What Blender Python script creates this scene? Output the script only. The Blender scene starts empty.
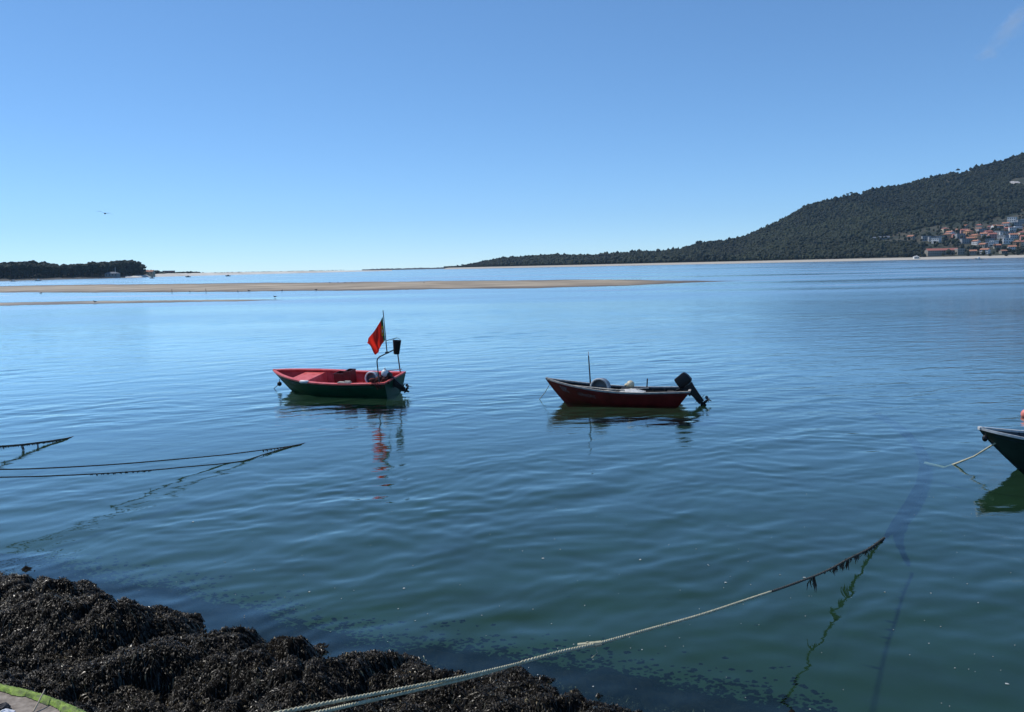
import bpy, math, random
import numpy as np
from mathutils import Vector, Matrix
random.seed(7); rng = np.random.default_rng(7)
PI = math.pi
scene = bpy.context.scene
COL = scene.collection

# ------------------------------------------------------------------ camera
F = 880.0; HC = 4.3; PITCH = math.atan((356 - 266.3) / F); ROLL = -math.atan(.0222)
cam_d = bpy.data.cameras.new('camera'); cam = bpy.data.objects.new('camera', cam_d); COL.objects.link(cam)
cam_d.sensor_width = 36; cam_d.lens = 36 * F / 1024; cam_d.clip_start = .1; cam_d.clip_end = 60000
CM = Matrix.Rotation(PI / 2 - PITCH, 4, 'X') @ Matrix.Rotation(ROLL, 4, 'Z')
cam.matrix_world = Matrix.Translation((0, 0, HC)) @ CM
scene.camera = cam

# ------------------------------------------------------------------ light
SUN_AZ = math.radians(-62); SUN_EL = math.radians(52)      # azimuth from +Y towards +X
world = bpy.data.worlds.new('World'); scene.world = world; world.use_nodes = True
wn = world.node_tree.nodes; wl = world.node_tree.links; wn.clear()
wo = wn.new('ShaderNodeOutputWorld'); bg = wn.new('ShaderNodeBackground'); sky = wn.new('ShaderNodeTexSky')
sky.sky_type = 'NISHITA'; sky.sun_disc = False
sky.sun_elevation = SUN_EL; sky.sun_rotation = SUN_AZ
sky.air_density = 0.6; sky.dust_density = 0.0; sky.ozone_density = 10.0; sky.altitude = 0
bg.inputs[1].default_value = 0.15
gm = wn.new('ShaderNodeGamma'); gm.inputs[1].default_value = .8; hs_ = wn.new('ShaderNodeHueSaturation'); hs_.inputs['Saturation'].default_value = 1.06
wl.new(sky.outputs[0], gm.inputs[0]); wl.new(gm.outputs[0], hs_.inputs['Color']); tn = wn.new('ShaderNodeMixRGB'); tn.blend_type = 'MULTIPLY'; tn.inputs[0].default_value = 1; tn.inputs[2].default_value = (.95, 1.02, 1.0, 1)      # a little more cyan
wl.new(hs_.outputs[0], tn.inputs[1]); wl.new(tn.outputs[0], bg.inputs[0]); wl.new(bg.outputs[0], wo.inputs[0])
sun_d = bpy.data.lights.new('sun', 'SUN'); sun_d.energy = 2.6; sun_d.angle = math.radians(2.4); sun_d.color = (1, .95, .87)
sun = bpy.data.objects.new('sun', sun_d); COL.objects.link(sun)
sdir = Vector((math.sin(SUN_AZ) * math.cos(SUN_EL), math.cos(SUN_AZ) * math.cos(SUN_EL), math.sin(SUN_EL)))
sun.rotation_euler = sdir.to_track_quat('Z', 'Y').to_euler()
vs = scene.view_settings
vs.view_transform = 'Standard'; vs.look = 'None'; vs.exposure = 0.54; vs.gamma = 1; vs.use_curve_mapping = False
scene.cycles.max_bounces = 8; scene.cycles.transparent_max_bounces = 48
scene.cycles.volume_bounces = 0
scene.cycles.use_denoising = True
scene.cycles.caustics_reflective = False; scene.cycles.caustics_refractive = False

# ------------------------------------------------------------------ pixel -> world
def ray(x, y): return (CM.to_3x3() @ Vector(((x - 512) / F, (356 - y) / F, -1)))
def pz(x, y, z=0.0):
    v = ray(x, y); return Vector((0, 0, HC)) + v * ((z - HC) / v.z)
def pY(x, y, Y):
    v = ray(x, y); return Vector((0, 0, HC)) + v * (Y / v.y)
def horizon(x): return 266.3 + (512 - x) * .0222
def az(x): v = ray(x, horizon(x)); return v.x / v.y        # tangent of the azimuth

# ------------------------------------------------------------------ materials
def mat(name, col, rough=.7, var=.25, scale=6, spec=.5, metal=0, bump=0, island=0, col2=None, hue=None, sheen=0, wet=None):
    m = bpy.data.materials.new(name); m.use_nodes = True
    n = m.node_tree.nodes; l = m.node_tree.links; b = n['Principled BSDF']
    b.inputs['Roughness'].default_value = rough; b.inputs['Metallic'].default_value = metal
    b.inputs['Specular IOR Level'].default_value = spec
    tc = n.new('ShaderNodeTexCoord'); nt = n.new('ShaderNodeTexNoise'); nt.inputs['Scale'].default_value = scale
    nt.inputs['Detail'].default_value = 6; nt.inputs['Roughness'].default_value = .6
    l.new(tc.outputs['Object'], nt.inputs['Vector'])
    cr = n.new('ShaderNodeValToRGB'); cr.color_ramp.elements[0].position = .3; cr.color_ramp.elements[1].position = .7
    c = np.array(col); d = np.array(col2) if col2 is not None else c * (1 + var)
    cr.color_ramp.elements[0].color = (*(c * (1 - var)), 1); cr.color_ramp.elements[1].color = (*np.clip(d, 0, 1), 1)
    l.new(nt.outputs['Fac'], cr.inputs['Fac']); out = cr.outputs['Color']
    if island:
        g = n.new('ShaderNodeNewGeometry'); mr = n.new('ShaderNodeMapRange')
        mr.inputs['To Min'].default_value = 1 - island; mr.inputs['To Max'].default_value = 1 + island
        l.new(g.outputs['Random Per Island'], mr.inputs['Value'])
        hs = n.new('ShaderNodeHueSaturation'); l.new(out, hs.inputs['Color']); l.new(mr.outputs[0], hs.inputs['Value'])
        if hue:
            m2 = n.new('ShaderNodeMath'); m2.operation = 'MULTIPLY'; m2.inputs[1].default_value = 7.31
            fr = n.new('ShaderNodeMath'); fr.operation = 'FRACT'; l.new(g.outputs['Random Per Island'], m2.inputs[0]); l.new(m2.outputs[0], fr.inputs[0])
            m3 = n.new('ShaderNodeMapRange'); m3.inputs['To Min'].default_value = .5 - hue; m3.inputs['To Max'].default_value = .5 + hue
            l.new(fr.outputs[0], m3.inputs['Value']); l.new(m3.outputs[0], hs.inputs['Hue'])
        out = hs.outputs['Color']
    if wet:
        g = n.new('ShaderNodeNewGeometry'); sp = n.new('ShaderNodeSeparateXYZ'); l.new(g.outputs['Position'], sp.inputs[0]); n2 = n.new('ShaderNodeTexNoise'); n2.inputs['Scale'].default_value = .06; n2.inputs['Detail'].default_value = 5
        l.new(g.outputs['Position'], n2.inputs['Vector']); ma = n.new('ShaderNodeMath'); ma.operation = 'MULTIPLY_ADD'; ma.inputs[1].default_value = -wet * 1.6; l.new(n2.outputs['Fac'], ma.inputs[0]); l.new(sp.outputs['Z'], ma.inputs[2])
        w = n.new('ShaderNodeMapRange'); w.inputs['From Min'].default_value = -wet * .55; w.inputs['From Max'].default_value = wet * .25; l.new(ma.outputs[0], w.inputs['Value'])
        mw = n.new('ShaderNodeMixRGB'); mw.inputs[1].default_value = (.11, .085, .065, 1); l.new(w.outputs[0], mw.inputs[0]); l.new(out, mw.inputs[2]); out = mw.outputs['Color']
    l.new(out, b.inputs['Base Color'])
    if bump:
        bp = n.new('ShaderNodeBump'); bp.inputs['Strength'].default_value = bump; bp.inputs['Distance'].default_value = .02
        l.new(nt.outputs['Fac'], bp.inputs['Height']); l.new(bp.outputs[0], b.inputs['Normal'])
    return m

M = dict(
    green_hull=mat('green_hull', (.004, .06, .032), .4, .35, 3, col2=(.008, .08, .042)),
    red_hull=mat('red_hull', (.17, .011, .013), .4, .35, 3, col2=(.22, .018, .018)), pale_wood=mat('pale_wood', (.45, .42, .36), .8, .3, 9, col2=(.62, .58, .5)),
    dark_hull=mat('dark_hull', (.02, .036, .036), .4, .4, 3),
    red_inner=mat('red_inner', (.6, .032, .03), .5, .25, 5, col2=(.68, .06, .055)),
    coral=mat('coral_paint', (.78, .09, .08), .4, .2, 5, col2=(.85, .2, .18)),
    dark_inner=mat('dark_inner', (.008, .007, .007), .8, .5, 4, col2=(.022, .019, .018)),
    blue_inner=mat('blue_inner', (.02, .03, .04), .6, .5, 4, col2=(.04, .055, .065)),
    grey_wood=mat('weathered_wood', (.3, .28, .25), .8, .4, 9, col2=(.5, .47, .43)),
    white_paint=mat('white_paint', (.5, .51, .5), .5, .3, 8, col2=(.72, .73, .72)),
    black=mat('black_plastic', (.008, .009, .011), .45, .3, 6, spec=.3),
    cowl=mat('engine_cowl', (.006, .007, .01), .45, .3, 6, spec=.3),
    metal=mat('dark_metal', (.03, .035, .04), .4, .3, 8),
    steel=mat('steel', (.4, .4, .42), .3, .2, 8, metal=1),
    red_flag=mat('red_cloth', (.75, .03, .025), .8, .1, 3),
    rope=mat('pale_rope', (.42, .40, .26), .9, .25, 30, col2=(.6, .57, .41)),
    dark_rope=mat('wet_rope', (.035, .032, .025), .8, .4, 30, col2=(.09, .08, .06)),
    weed=mat('hanging_weed', (.02, .014, .008), .6, .4, 20, col2=(.05, .03, .012), island=.5),
    cream=mat('cream_plastic', (.62, .55, .38), .5, .2, 6),
    white=mat('white_plastic', (.7, .72, .73), .45, .15, 6),
    grey=mat('grey_plastic', (.22, .25, .28), .5, .3, 6),
    maroon=mat('maroon_plastic', (.09, .01, .012), .5, .3, 6),
    orange=mat('orange_red_paint', (.7, .08, .04), .5, .2, 6),
    glass=mat('dark_glass', (.02, .025, .03), .1, .1, 2),
    bark=mat('pine_bark', (.09, .06, .045), .9, .4, 2),
)

# ------------------------------------------------------------------ mesh helpers
class MB:
    def __init__(s): s.v = []; s.f = []; s.m = []
    def add(s, vs_, fs_, mi=0):
        o = len(s.v); s.v += [tuple(p) for p in vs_]; s.f += [tuple(o + i for i in f) for f in fs_]; s.m += [mi] * len(fs_); return s
    def box(s, c, size, rot=None, taper=1.0, mi=0, bev=0.0):
        c = Vector(c); hx, hy, hz = [a / 2 for a in size]; ch = bev
        ring = [(-hx + ch, -hy), (hx - ch, -hy), (hx, -hy + ch), (hx, hy - ch), (hx - ch, hy), (-hx + ch, hy), (-hx, hy - ch), (-hx, -hy + ch)] if ch else [(-hx, -hy), (hx, -hy), (hx, hy), (-hx, hy)]
        k = len(ring); zs = [(-hz, 1)] + ([(hz - ch, taper), (hz, taper * (1 - ch / max(hx, hy)))] if ch else [(hz, taper)])
        vs_ = [Vector((x * t, y * t, z)) for z, t in zs for x, y in ring]
        if rot is not None: vs_ = [rot @ p for p in vs_]
        vs_ = [p + c for p in vs_]
        fs_ = [tuple(range(k))[::-1], tuple(range(k * (len(zs) - 1), k * len(zs)))]
        for j in range(len(zs) - 1):
            for i in range(k): fs_.append((j * k + i, j * k + (i + 1) % k, (j + 1) * k + (i + 1) % k, (j + 1) * k + i))
        return s.add(vs_, fs_, mi)
    def tube(s, pts, r, n=8, mi=0, caps=True):
        pts = [Vector(p) for p in pts]; k = len(pts)
        rs = r if hasattr(r, '__len__') else [r] * k
        up = Vector((0, 0, 1)); vs_ = []; fs_ = []
        prev = None
        for i, p in enumerate(pts):
            d = (pts[min(i + 1, k - 1)] - pts[max(i - 1, 0)]).normalized()
            if prev is None:
                a = d.cross(up if abs(d.z) < .9 else Vector((1, 0, 0))).normalized()
            else:
                a = (prev - d * prev.dot(d)).normalized()
            prev = a; b = d.cross(a)
            for j in range(n):
                t = 2 * PI * j / n; vs_.append(p + (a * math.cos(t) + b * math.sin(t)) * rs[i])
        for i in range(k - 1):
            for j in range(n): fs_.append((i * n + j, i * n + (j + 1) % n, (i + 1) * n + (j + 1) % n, (i + 1) * n + j))
        if caps: fs_ += [tuple(range(n))[::-1], tuple(range((k - 1) * n, k * n))]
        return s.add(vs_, fs_, mi)
    def lathe(s, prof, c=(0, 0, 0), n=20, rot=None, mi=0):
        vs_ = []; fs_ = []; c = Vector(c)
        for r, z in prof:
            for j in range(n):
                t = 2 * PI * j / n; p = Vector((r * math.cos(t), r * math.sin(t), z))
                vs_.append((rot @ p if rot is not None else p) + c)
        for i in range(len(prof) - 1):
            for j in range(n): fs_.append((i * n + j, i * n + (j + 1) % n, (i + 1) * n + (j + 1) % n, (i + 1) * n + j))
        return s.add(vs_, fs_, mi)
    def ball(s, c, r, n=14, sq=(1, 1, 1), mi=0):
        prof = [(math.sin(PI * i / n) * r + 1e-5, -math.cos(PI * i / n) * r) for i in range(n + 1)]
        return s.lathe(prof, c, n + 2, Matrix.Diagonal(sq), mi)
    def torus(s, c, R_, r, rot=None, n=24, k=8, mi=0, sq=1):
        vs_ = []; fs_ = []; c = Vector(c)
        for i in range(n):
            a = 2 * PI * i / n
            for j in range(k):
                b = 2 * PI * j / k; p = Vector(((R_ + r * math.cos(b)) * math.cos(a), (R_ + r * math.cos(b)) * math.sin(a) * sq, r * math.sin(b)))
                vs_.append((rot @ p if rot is not None else p) + c)
                fs_.append((i * k + j, ((i + 1) % n) * k + j, ((i + 1) % n) * k + (j + 1) % k, i * k + (j + 1) % k))
        return s.add(vs_, fs_, mi)
    def loft(s, rings, close=True, mi=0, caps=False):
        n = len(rings[0]); vs_ = [p for r in rings for p in r]; fs_ = []
        for i in range(len(rings) - 1):
            for j in range(n if close else n - 1): fs_.append((i * n + j, i * n + (j + 1) % n, (i + 1) * n + (j + 1) % n, (i + 1) * n + j))
        if caps: fs_ += [tuple(range(n))[::-1], tuple(range((len(rings) - 1) * n, len(rings) * n))]
        return s.add(vs_, fs_, mi)
    def build(s, name, mats, parent=None, smooth=False, angle=40):
        me = bpy.data.meshes.new(name); me.from_pydata(s.v, [], s.f)
        ml = mats if isinstance(mats, (list, tuple)) else [mats]
        for q in ml: me.materials.append(q)
        if len(ml) > 1: me.polygons.foreach_set('material_index', s.m)
        if smooth:
            me.polygons.foreach_set('use_smooth', [True] * len(me.polygons))
            me.set_sharp_from_angle(angle=math.radians(angle))
        me.update()
        o = bpy.data.objects.new(name, me); COL.objects.link(o)
        if parent is not None: o.parent = parent
        return o

def np_mesh(name, v, quads=None, tris=None, m=None, smooth=True):
    me = bpy.data.meshes.new(name); nv = len(v); me.vertices.add(nv); me.vertices.foreach_set('co', np.asarray(v, np.float32).ravel())
    loops = []; starts = []; o = 0
    if quads is not None and len(quads):
        loops.append(np.asarray(quads).ravel()); starts.append(np.arange(len(quads)) * 4); o = len(quads) * 4
    if tris is not None and len(tris):
        loops.append(np.asarray(tris).ravel()); starts.append(o + np.arange(len(tris)) * 3)
    L = np.concatenate(loops).astype(np.int32); S = np.concatenate(starts).astype(np.int32)
    me.loops.add(len(L)); me.loops.foreach_set('vertex_index', L)
    me.polygons.add(len(S)); me.polygons.foreach_set('loop_start', S)
    me.update(calc_edges=True); me.validate()
    me.polygons.foreach_set('use_smooth', np.full(len(me.polygons), smooth))
    if m: me.materials.append(m)
    ob = bpy.data.objects.new(name, me); COL.objects.link(ob); return ob
def grid_quads(nr, nc):
    i = np.arange(nr - 1)[:, None] * nc + np.arange(nc - 1)[None]
    return np.stack([i, i + 1, i + nc + 1, i + nc], -1).reshape(-1, 4)

def tag(o, label=None, cat=None, group=None, kind=None):
    if label: o['label'] = label
    if cat: o['category'] = cat
    if group: o['group'] = group
    if kind: o['kind'] = kind
    return o
def empty(name, loc, rz=0):
    o = bpy.data.objects.new(name, None); o.location = loc; o.rotation_euler = (0, 0, rz); o.empty_display_size = .2; COL.objects.link(o); return o
def struct(o, label=None): o['kind'] = 'structure'; o['label'] = label or o.name.replace('_', ' '); o['category'] = o.name.split('.')[0].replace('_', ' '); return o
def copy_tree(o, parent=None):
    c = o.copy(); COL.objects.link(c)
    if parent is not None: c.parent = parent
    for ch in o.children: copy_tree(ch, c)
    return c

# value noise
_tab = rng.random((256, 256)) * 2 - 1
def vnoise(x, y):
    xi = np.floor(x).astype(int); yi = np.floor(y).astype(int); fx = x - xi; fy = y - yi
    fx = fx * fx * (3 - 2 * fx); fy = fy * fy * (3 - 2 * fy)
    g = lambda a, b: _tab[a & 255, b & 255]
    return (g(xi, yi) * (1 - fx) + g(xi + 1, yi) * fx) * (1 - fy) + (g(xi, yi + 1) * (1 - fx) + g(xi + 1, yi + 1) * fx) * fy
def fbm(x, y, o=4, p=.5):
    s = 0; a = 1
    for i in range(o): s = s + a * vnoise(x * 2 ** i + 17.3 * i, y * 2 ** i - 9.1 * i); a *= p
    return s

# ================================================================== WATER
def water_material():
    m = bpy.data.materials.new('estuary_water'); m.use_nodes = True; n = m.node_tree.nodes; l = m.node_tree.links; n.clear()
    out = n.new('ShaderNodeOutputMaterial'); geo = n.new('ShaderNodeNewGeometry')
    # unresolved ripples: more wind on the open water away from the shore
    sx = n.new('ShaderNodeSeparateXYZ'); l.new(geo.outputs['Position'], sx.inputs[0])
    ry = n.new('ShaderNodeMapRange'); ry.inputs['From Min'].default_value = 20; ry.inputs['From Max'].default_value = 130
    ry.inputs['To Min'].default_value = .03; ry.inputs['To Max'].default_value = .27; l.new(sx.outputs['Y'], ry.inputs['Value'])
    def noise(scale, detail, vec_scale=(1, 1, 1), rot=0):
        mp = n.new('ShaderNodeMapping'); mp.inputs['Scale'].default_value = vec_scale; mp.inputs['Rotation'].default_value = (0, 0, rot)
        l.new(geo.outputs['Position'], mp.inputs['Vector']); t = n.new('ShaderNodeTexNoise'); t.inputs['Scale'].default_value = scale
        t.inputs['Detail'].default_value = detail; t.inputs['Roughness'].default_value = .55; l.new(mp.outputs[0], t.inputs['Vector']); return t
    gust = noise(.02, 3, (.45, 1.6, 1), .1)
    gr = n.new('ShaderNodeMapRange'); gr.inputs['From Min'].default_value = .35; gr.inputs['From Max'].default_value = .68
    gr.inputs['To Min'].default_value = .35; gr.inputs['To Max'].default_value = 1.2; l.new(gust.outputs['Fac'], gr.inputs['Value'])
    a = noise(3.4, 4, (.5, 1.2, 1), .35); b_ = noise(.55, 3, (.6, 1.4, 1), .2)
    bs = n.new('ShaderNodeMapRange'); bs.inputs['From Min'].default_value = 12; bs.inputs['From Max'].default_value = 70
    bs.inputs['To Min'].default_value = .07; bs.inputs['To Max'].default_value = .4; l.new(sx.outputs['Y'], bs.inputs['Value'])
    mu = n.new('ShaderNodeMath'); mu.operation = 'MULTIPLY'; l.new(bs.outputs[0], mu.inputs[0]); l.new(gr.outputs[0], mu.inputs[1])
    b1 = n.new('ShaderNodeBump'); b1.inputs['Distance'].default_value = .09; l.new(a.outputs['Fac'], b1.inputs['Height']); l.new(mu.outputs[0], b1.inputs['Strength'])
    b2 = n.new('ShaderNodeBump'); b2.inputs['Distance'].default_value = .25; l.new(b_.outputs['Fac'], b2.inputs['Height']); l.new(mu.outputs[0], b2.inputs['Strength'])
    l.new(b1.outputs[0], b2.inputs['Normal'])
    fr = n.new('ShaderNodeFresnel'); fr.inputs['IOR'].default_value = 1.33
    rm = n.new('ShaderNodeMath'); rm.operation = 'MULTIPLY'; l.new(ry.outputs[0], rm.inputs[0]); l.new(gr.outputs[0], rm.inputs[1])
    gl = n.new('ShaderNodeBsdfGlossy'); gl.inputs['Color'].default_value = (.93, 1, .97, 1); l.new(rm.outputs[0], gl.inputs['Roughness']); l.new(b2.outputs[0], gl.inputs['Normal'])
    df = n.new('ShaderNodeBsdfDiffuse'); df.inputs['Color'].default_value = (.012, .03, .02, 1)
    tr = n.new('ShaderNodeBsdfTransparent'); tr.inputs['Color'].default_value = (.68, .85, .75, 1)
    body = n.new('ShaderNodeMixShader'); body.inputs[0].default_value = .84; l.new(df.outputs[0], body.inputs[1]); l.new(tr.outputs[0], body.inputs[2])
    fm = n.new('ShaderNodeMath'); fm.operation = 'MULTIPLY_ADD'; fm.use_clamp = True; fm.inputs[1].default_value = 1.75; fm.inputs[2].default_value = -.045; l.new(fr.outputs[0], fm.inputs[0])
    mx = n.new('ShaderNodeMixShader'); l.new(fm.outputs[0], mx.inputs[0]); l.new(body.outputs[0], mx.inputs[1]); l.new(gl.outputs[0], mx.inputs[2])
    l.new(mx.outputs[0], out.inputs['Surface']); return m

_wr = np.random.default_rng(3); WAVES = []
for lam in np.geomspace(.28, 2.6, 46):
    th = math.radians(112) + _wr.normal(0, .38)          # travel direction, crests slant up to the right
    if _wr.random() < .2: th += _wr.normal(0, 1.0)
    k = 2 * PI / lam; WAVES.append((k * math.cos(th), k * math.sin(th), _wr.random() * 6.28, .00105 * lam ** .9 * _wr.uniform(.5, 1.3), lam))
def wave_z(x, y, spacing=None):
    z = np.zeros_like(x)
    wx = x + .25 * fbm(x * .5, y * .5, 2); wy = y + .25 * fbm(x * .5 + 40, y * .5 + 9, 2)
    env = .75 + .5 * fbm(x * .12 + 3, y * .18, 3)
    for kx, ky, ph, am, lam in WAVES:
        at = 1.0 if spacing is None else np.clip((lam / spacing - 2.5) / 2.5, 0, 1)
        z += am * at * np.sin(kx * wx + ky * wy + ph)
    return z * np.clip(env, .25, 1.6)
def build_water():
    th = np.concatenate([np.linspace(-88, -38, 60)[:-1], np.linspace(-38, 38, 780), np.linspace(38, 88, 60)[1:]]) * PI / 180
    r = np.concatenate([np.geomspace(3.5, 90, 980), np.geomspace(90, 6500, 160)[1:]])
    R_, T = np.meshgrid(r, th, indexing='ij'); x = R_ * np.sin(T); y = R_ * np.cos(T)
    dr = np.gradient(r)[:, None] * np.ones_like(T)
    z = np.where(R_ < 95, wave_z(x, y, np.maximum(dr, 0.002 * R_)), 0)
    o = np_mesh('water', np.stack([x, y, z], -1).reshape(-1, 3), grid_quads(len(r), len(th)), None, water_material())
    struct(o, 'calm blue green estuary water with small ripples')
build_water()

# ================================================================== NEAR SHORE
SHORE = [(-60, 46), (-20, 20.5)] + [tuple(pz(*p).xy) for p in [(0, 588), (60, 596), (105, 619), (150, 622), (190, 641), (240, 652), (275, 658), (320, 674), (400, 674), (500, 688), (560, 700), (640, 716)]] + [(3.5, 7.0), (9, 4.5), (30, -4)]
SH = np.array(SHORE)
def shore_dist(x, y):
    best = np.full(x.shape, 1e9); sg = np.zeros(x.shape)
    for i in range(len(SH) - 1):
        ax, ay = SH[i]; bx, by = SH[i + 1]; dx, dy = bx - ax, by - ay; L2 = dx * dx + dy * dy
        t = np.clip(((x - ax) * dx + (y - ay) * dy) / L2, 0, 1); qx, qy = x - ax - t * dx, y - ay - t * dy
        d = np.hypot(qx, qy); cr = dx * (y - ay) - dy * (x - ax)
        up = d < best; best = np.where(up, d, best); sg = np.where(up, np.where(cr < 0, 1, -1), sg)
    return best * sg            # positive inland (towards the camera)
MOUNDS = [(18, 594, .5, .17), (62, 604, .5, .18), (110, 622, .3, .14), (150, 632, .45, .24), (190, 648, .35, .14), (240, 662, .42, .22), (296, 658, .22, .28), (250, 690, .4, .25),
          (340, 684, .45, .14), (390, 688, .4, .1), (440, 694, .35, .1), (90, 650, .6, .3), (30, 640, .5, .25), (170, 680, .5, .2), (500, 702, .3, .12), (560, 706, .25, .12), (600, 712, .3, .12), (420, 664, .45, .02), (520, 664, .35, .02), (310, 705, .4, .2)]
MW = [(*pz(a, b, .15).xy, c, d) for a, b, c, d in MOUNDS]
def shore_z(x, y, fine=True):
    s = shore_dist(x, y); s2 = s + .18 * fbm(x * 1.4, y * 1.4, 3)
    z = np.where(s2 > 0, .2 * np.maximum(s2, 0) ** .97, .33 * np.minimum(s2, 0))
    fade = np.clip(1 - np.maximum(s - 4.4, 0) / 1.0, .15, 1) * np.clip(1 + (s + .5) / 3.5, 0, 1)
    bump_ = sum(1.2 * h * np.exp(-(((x - a) ** 2 + (y - b) ** 2) / (w * w)) ** 1.5) for a, b, w, h in MW)
    z = z + bump_ * fade
    lump = .5 + .5 * fbm(x * 1.7 + 5, y * 1.7, 2); z = z + (.2 * np.abs(lump - .25) - .12 * np.clip(1 - 5 * np.abs(fbm(x * 1.2 + 2, y * 1.2 + 8, 3)), 0, 1)) * fade
    if fine: z = z + fade * (.05 * fbm(x * 5, y * 5, 3) + .022 * fbm(x * 17, y * 17, 3, .6))
    z = np.where(s > 5.0, np.minimum(z, 1.02), z)
    return np.maximum(z, -.9)
def build_shore():
    xs = np.linspace(-9.5, 3.5, 620); ys = np.linspace(4.2, 13.6, 440)
    X, Y = np.meshgrid(xs, ys, indexing='xy'); Z = shore_z(X, Y)
    m = mat('weedy_rock', (.006, .0055, .005), .9, .5, 9, col2=(.016, .014, .011), bump=.3, spec=.05)
    o = np_mesh('rocky_shore', np.stack([X, Y, Z], -1).reshape(-1, 3), grid_quads(len(ys), len(xs)), None, m); struct(o, 'dark weed covered rocky shore sloping into the water')
    # coarse surrounding shore, a hair below
    xs = np.linspace(-70, 40, 260); ys = np.linspace(-30, 60, 220); X, Y = np.meshgrid(xs, ys, indexing='xy'); Z = shore_z(X, Y, False)
    ins = (X > -9.6) & (X < 3.6) & (Y > 4.1) & (Y < 13.7); Z = np.where(ins, Z - .6, Z)
    Z = np.where(Y < 2, np.minimum(Z, 1.0), Z)
    o = np_mesh('shore', np.stack([X, Y, Z], -1).reshape(-1, 3), grid_quads(len(ys), len(xs)), None, m); struct(o, 'dark weed covered shore to either side')
    # fronds of bladder wrack
    N = 520000
    x = rng.uniform(-9.2, 2.4, N); y = rng.uniform(5.0, 13.2, N); s = shore_dist(x, y)
    keep = (s > -.45) & (s < 6.2) & (rng.random(N) < np.where(s < -.5, .35, 1)); x = x[keep]; y = y[keep]; s = s[keep]
    u0, v0 = x / y, (HC) / y
    vis = (np.abs(u0) < .66) ; x = x[vis]; y = y[vis]; N = len(x)
    z = shore_z(x, y) + .004
    e = .03; gx = (shore_z(x + e, y) - z) / e; gy = (shore_z(x, y + e) - z) / e
    # each frond: 3 cross sections, droops downhill
    ang = rng.uniform(0, 2 * PI, N); dx = np.cos(ang) - gx * 1.2; dy = np.sin(ang) - gy * 1.2; nn = np.hypot(dx, dy) + 1e-6; dx /= nn; dy /= nn
    L = rng.uniform(.012, .042, N); W = L * rng.uniform(.09, .2, N); lift = rng.uniform(.1, .8, N) * L
    px_, py2 = -dy, dx
    V = np.zeros((N, 6, 3))
    for j, (t, w, h) in enumerate([(0, .6, 0), (.5, 1, 1), (1, .25, .45)]):
        cx = x + dx * L * t; cy = y + dy * L * t; cz = z + (gx * dx + gy * dy) * L * t * .8 + lift * h
        tw = rng.normal(0, .5, N) * W
        for q, sgn in ((0, -1), (1, 1)):
            V[:, j * 2 + q] = np.stack([cx + px_ * W * w * sgn, cy + py2 * W * w * sgn, cz + tw * sgn], -1)
    b = (np.arange(N) * 6)[:, None]; Q = np.concatenate([b + np.array([0, 1, 3, 2]), b + np.array([2, 3, 5, 4])])
    m = mat('seaweed_frond', (.007, .0062, .0048), .5, .4, 2.2, col2=(.024, .019, .012), island=.95, hue=.03, spec=.25)
    o = np_mesh('seaweed', V.reshape(-1, 3), Q, None, m, smooth=True)
    tag(o, 'thick dark brown seaweed covering the rocks', 'seaweed', kind='stuff')
    n2 = 9000; ii = rng.choice(N, n2, replace=False); V2 = np.zeros((n2, 10, 3)); X = x[ii].copy(); Y = y[ii].copy(); L2 = rng.uniform(.06, .16, n2); W2 = rng.uniform(.003, .0075, n2); hd = rng.uniform(0, 6.28, n2)
    for j in range(5):
        Z = shore_z(X, Y) + .012 + .012 * np.sin(j * 1.3 + hd); g1 = (shore_z(X + .05, Y, False) - shore_z(X - .05, Y, False)) / .1; g2 = (shore_z(X, Y + .05, False) - shore_z(X, Y - .05, False)) / .1
        ddx = np.cos(hd) * .45 - g1; ddy = np.sin(hd) * .45 - g2; q = np.hypot(ddx, ddy) + 1e-6; ddx /= q; ddy /= q; w_ = W2 * (1 - .16 * j)
        V2[:, j * 2] = np.stack([X - ddy * w_, Y + ddx * w_, Z], -1); V2[:, j * 2 + 1] = np.stack([X + ddy * w_, Y - ddx * w_, Z + .003], -1); X = X + ddx * L2 / 4; Y = Y + ddy * L2 / 4; hd = hd + rng.normal(0, .5, n2)
    b2 = (np.arange(n2) * 10)[:, None]; Q2 = np.concatenate([b2 + np.array([0, 1, 3, 2]) + 2 * j for j in range(4)])
    o = np_mesh('long_seaweed', V2.reshape(-1, 3), Q2, None, mat('long_frond', (.016, .013, .007), .38, .4, 3, col2=(.06, .048, .022), island=.9, hue=.03), smooth=True); tag(o, 'long wet olive brown strands of seaweed draped over the rocks', 'seaweed', kind='stuff')
    # a few pale olive bits of dead weed
    M2 = 1500; idx = rng.choice(N, M2, replace=False)
    o = np_mesh('dead_weed', (V[idx] + np.array([0, 0, .012])).reshape(-1, 3), Q[:0].tolist() + np.concatenate([(np.arange(M2) * 6)[:, None] + np.array([0, 1, 3, 2]), (np.arange(M2) * 6)[:, None] + np.array([2, 3, 5, 4])]).tolist(), None,
                mat('dry_frond', (.12, .09, .045), .7, .4, 3, col2=(.2, .16, .08), island=.6), smooth=True)
    tag(o, 'scattered pale olive scraps of dead seaweed on the rocks', 'seaweed', kind='stuff')
build_shore()
# seabed
mb = MB(); s_ = 6600
mb.add([(-s_, -200, -0.52), (s_, -200, -0.52), (s_, 6800, -0.52), (-s_, 6800, -0.52)], [(0, 1, 2, 3)])
struct(mb.build('seabed', mat('silt', (.014, .046, .023), .9, .2, .7, col2=(.021, .064, .031))), 'green silty seabed under the water')

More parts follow.
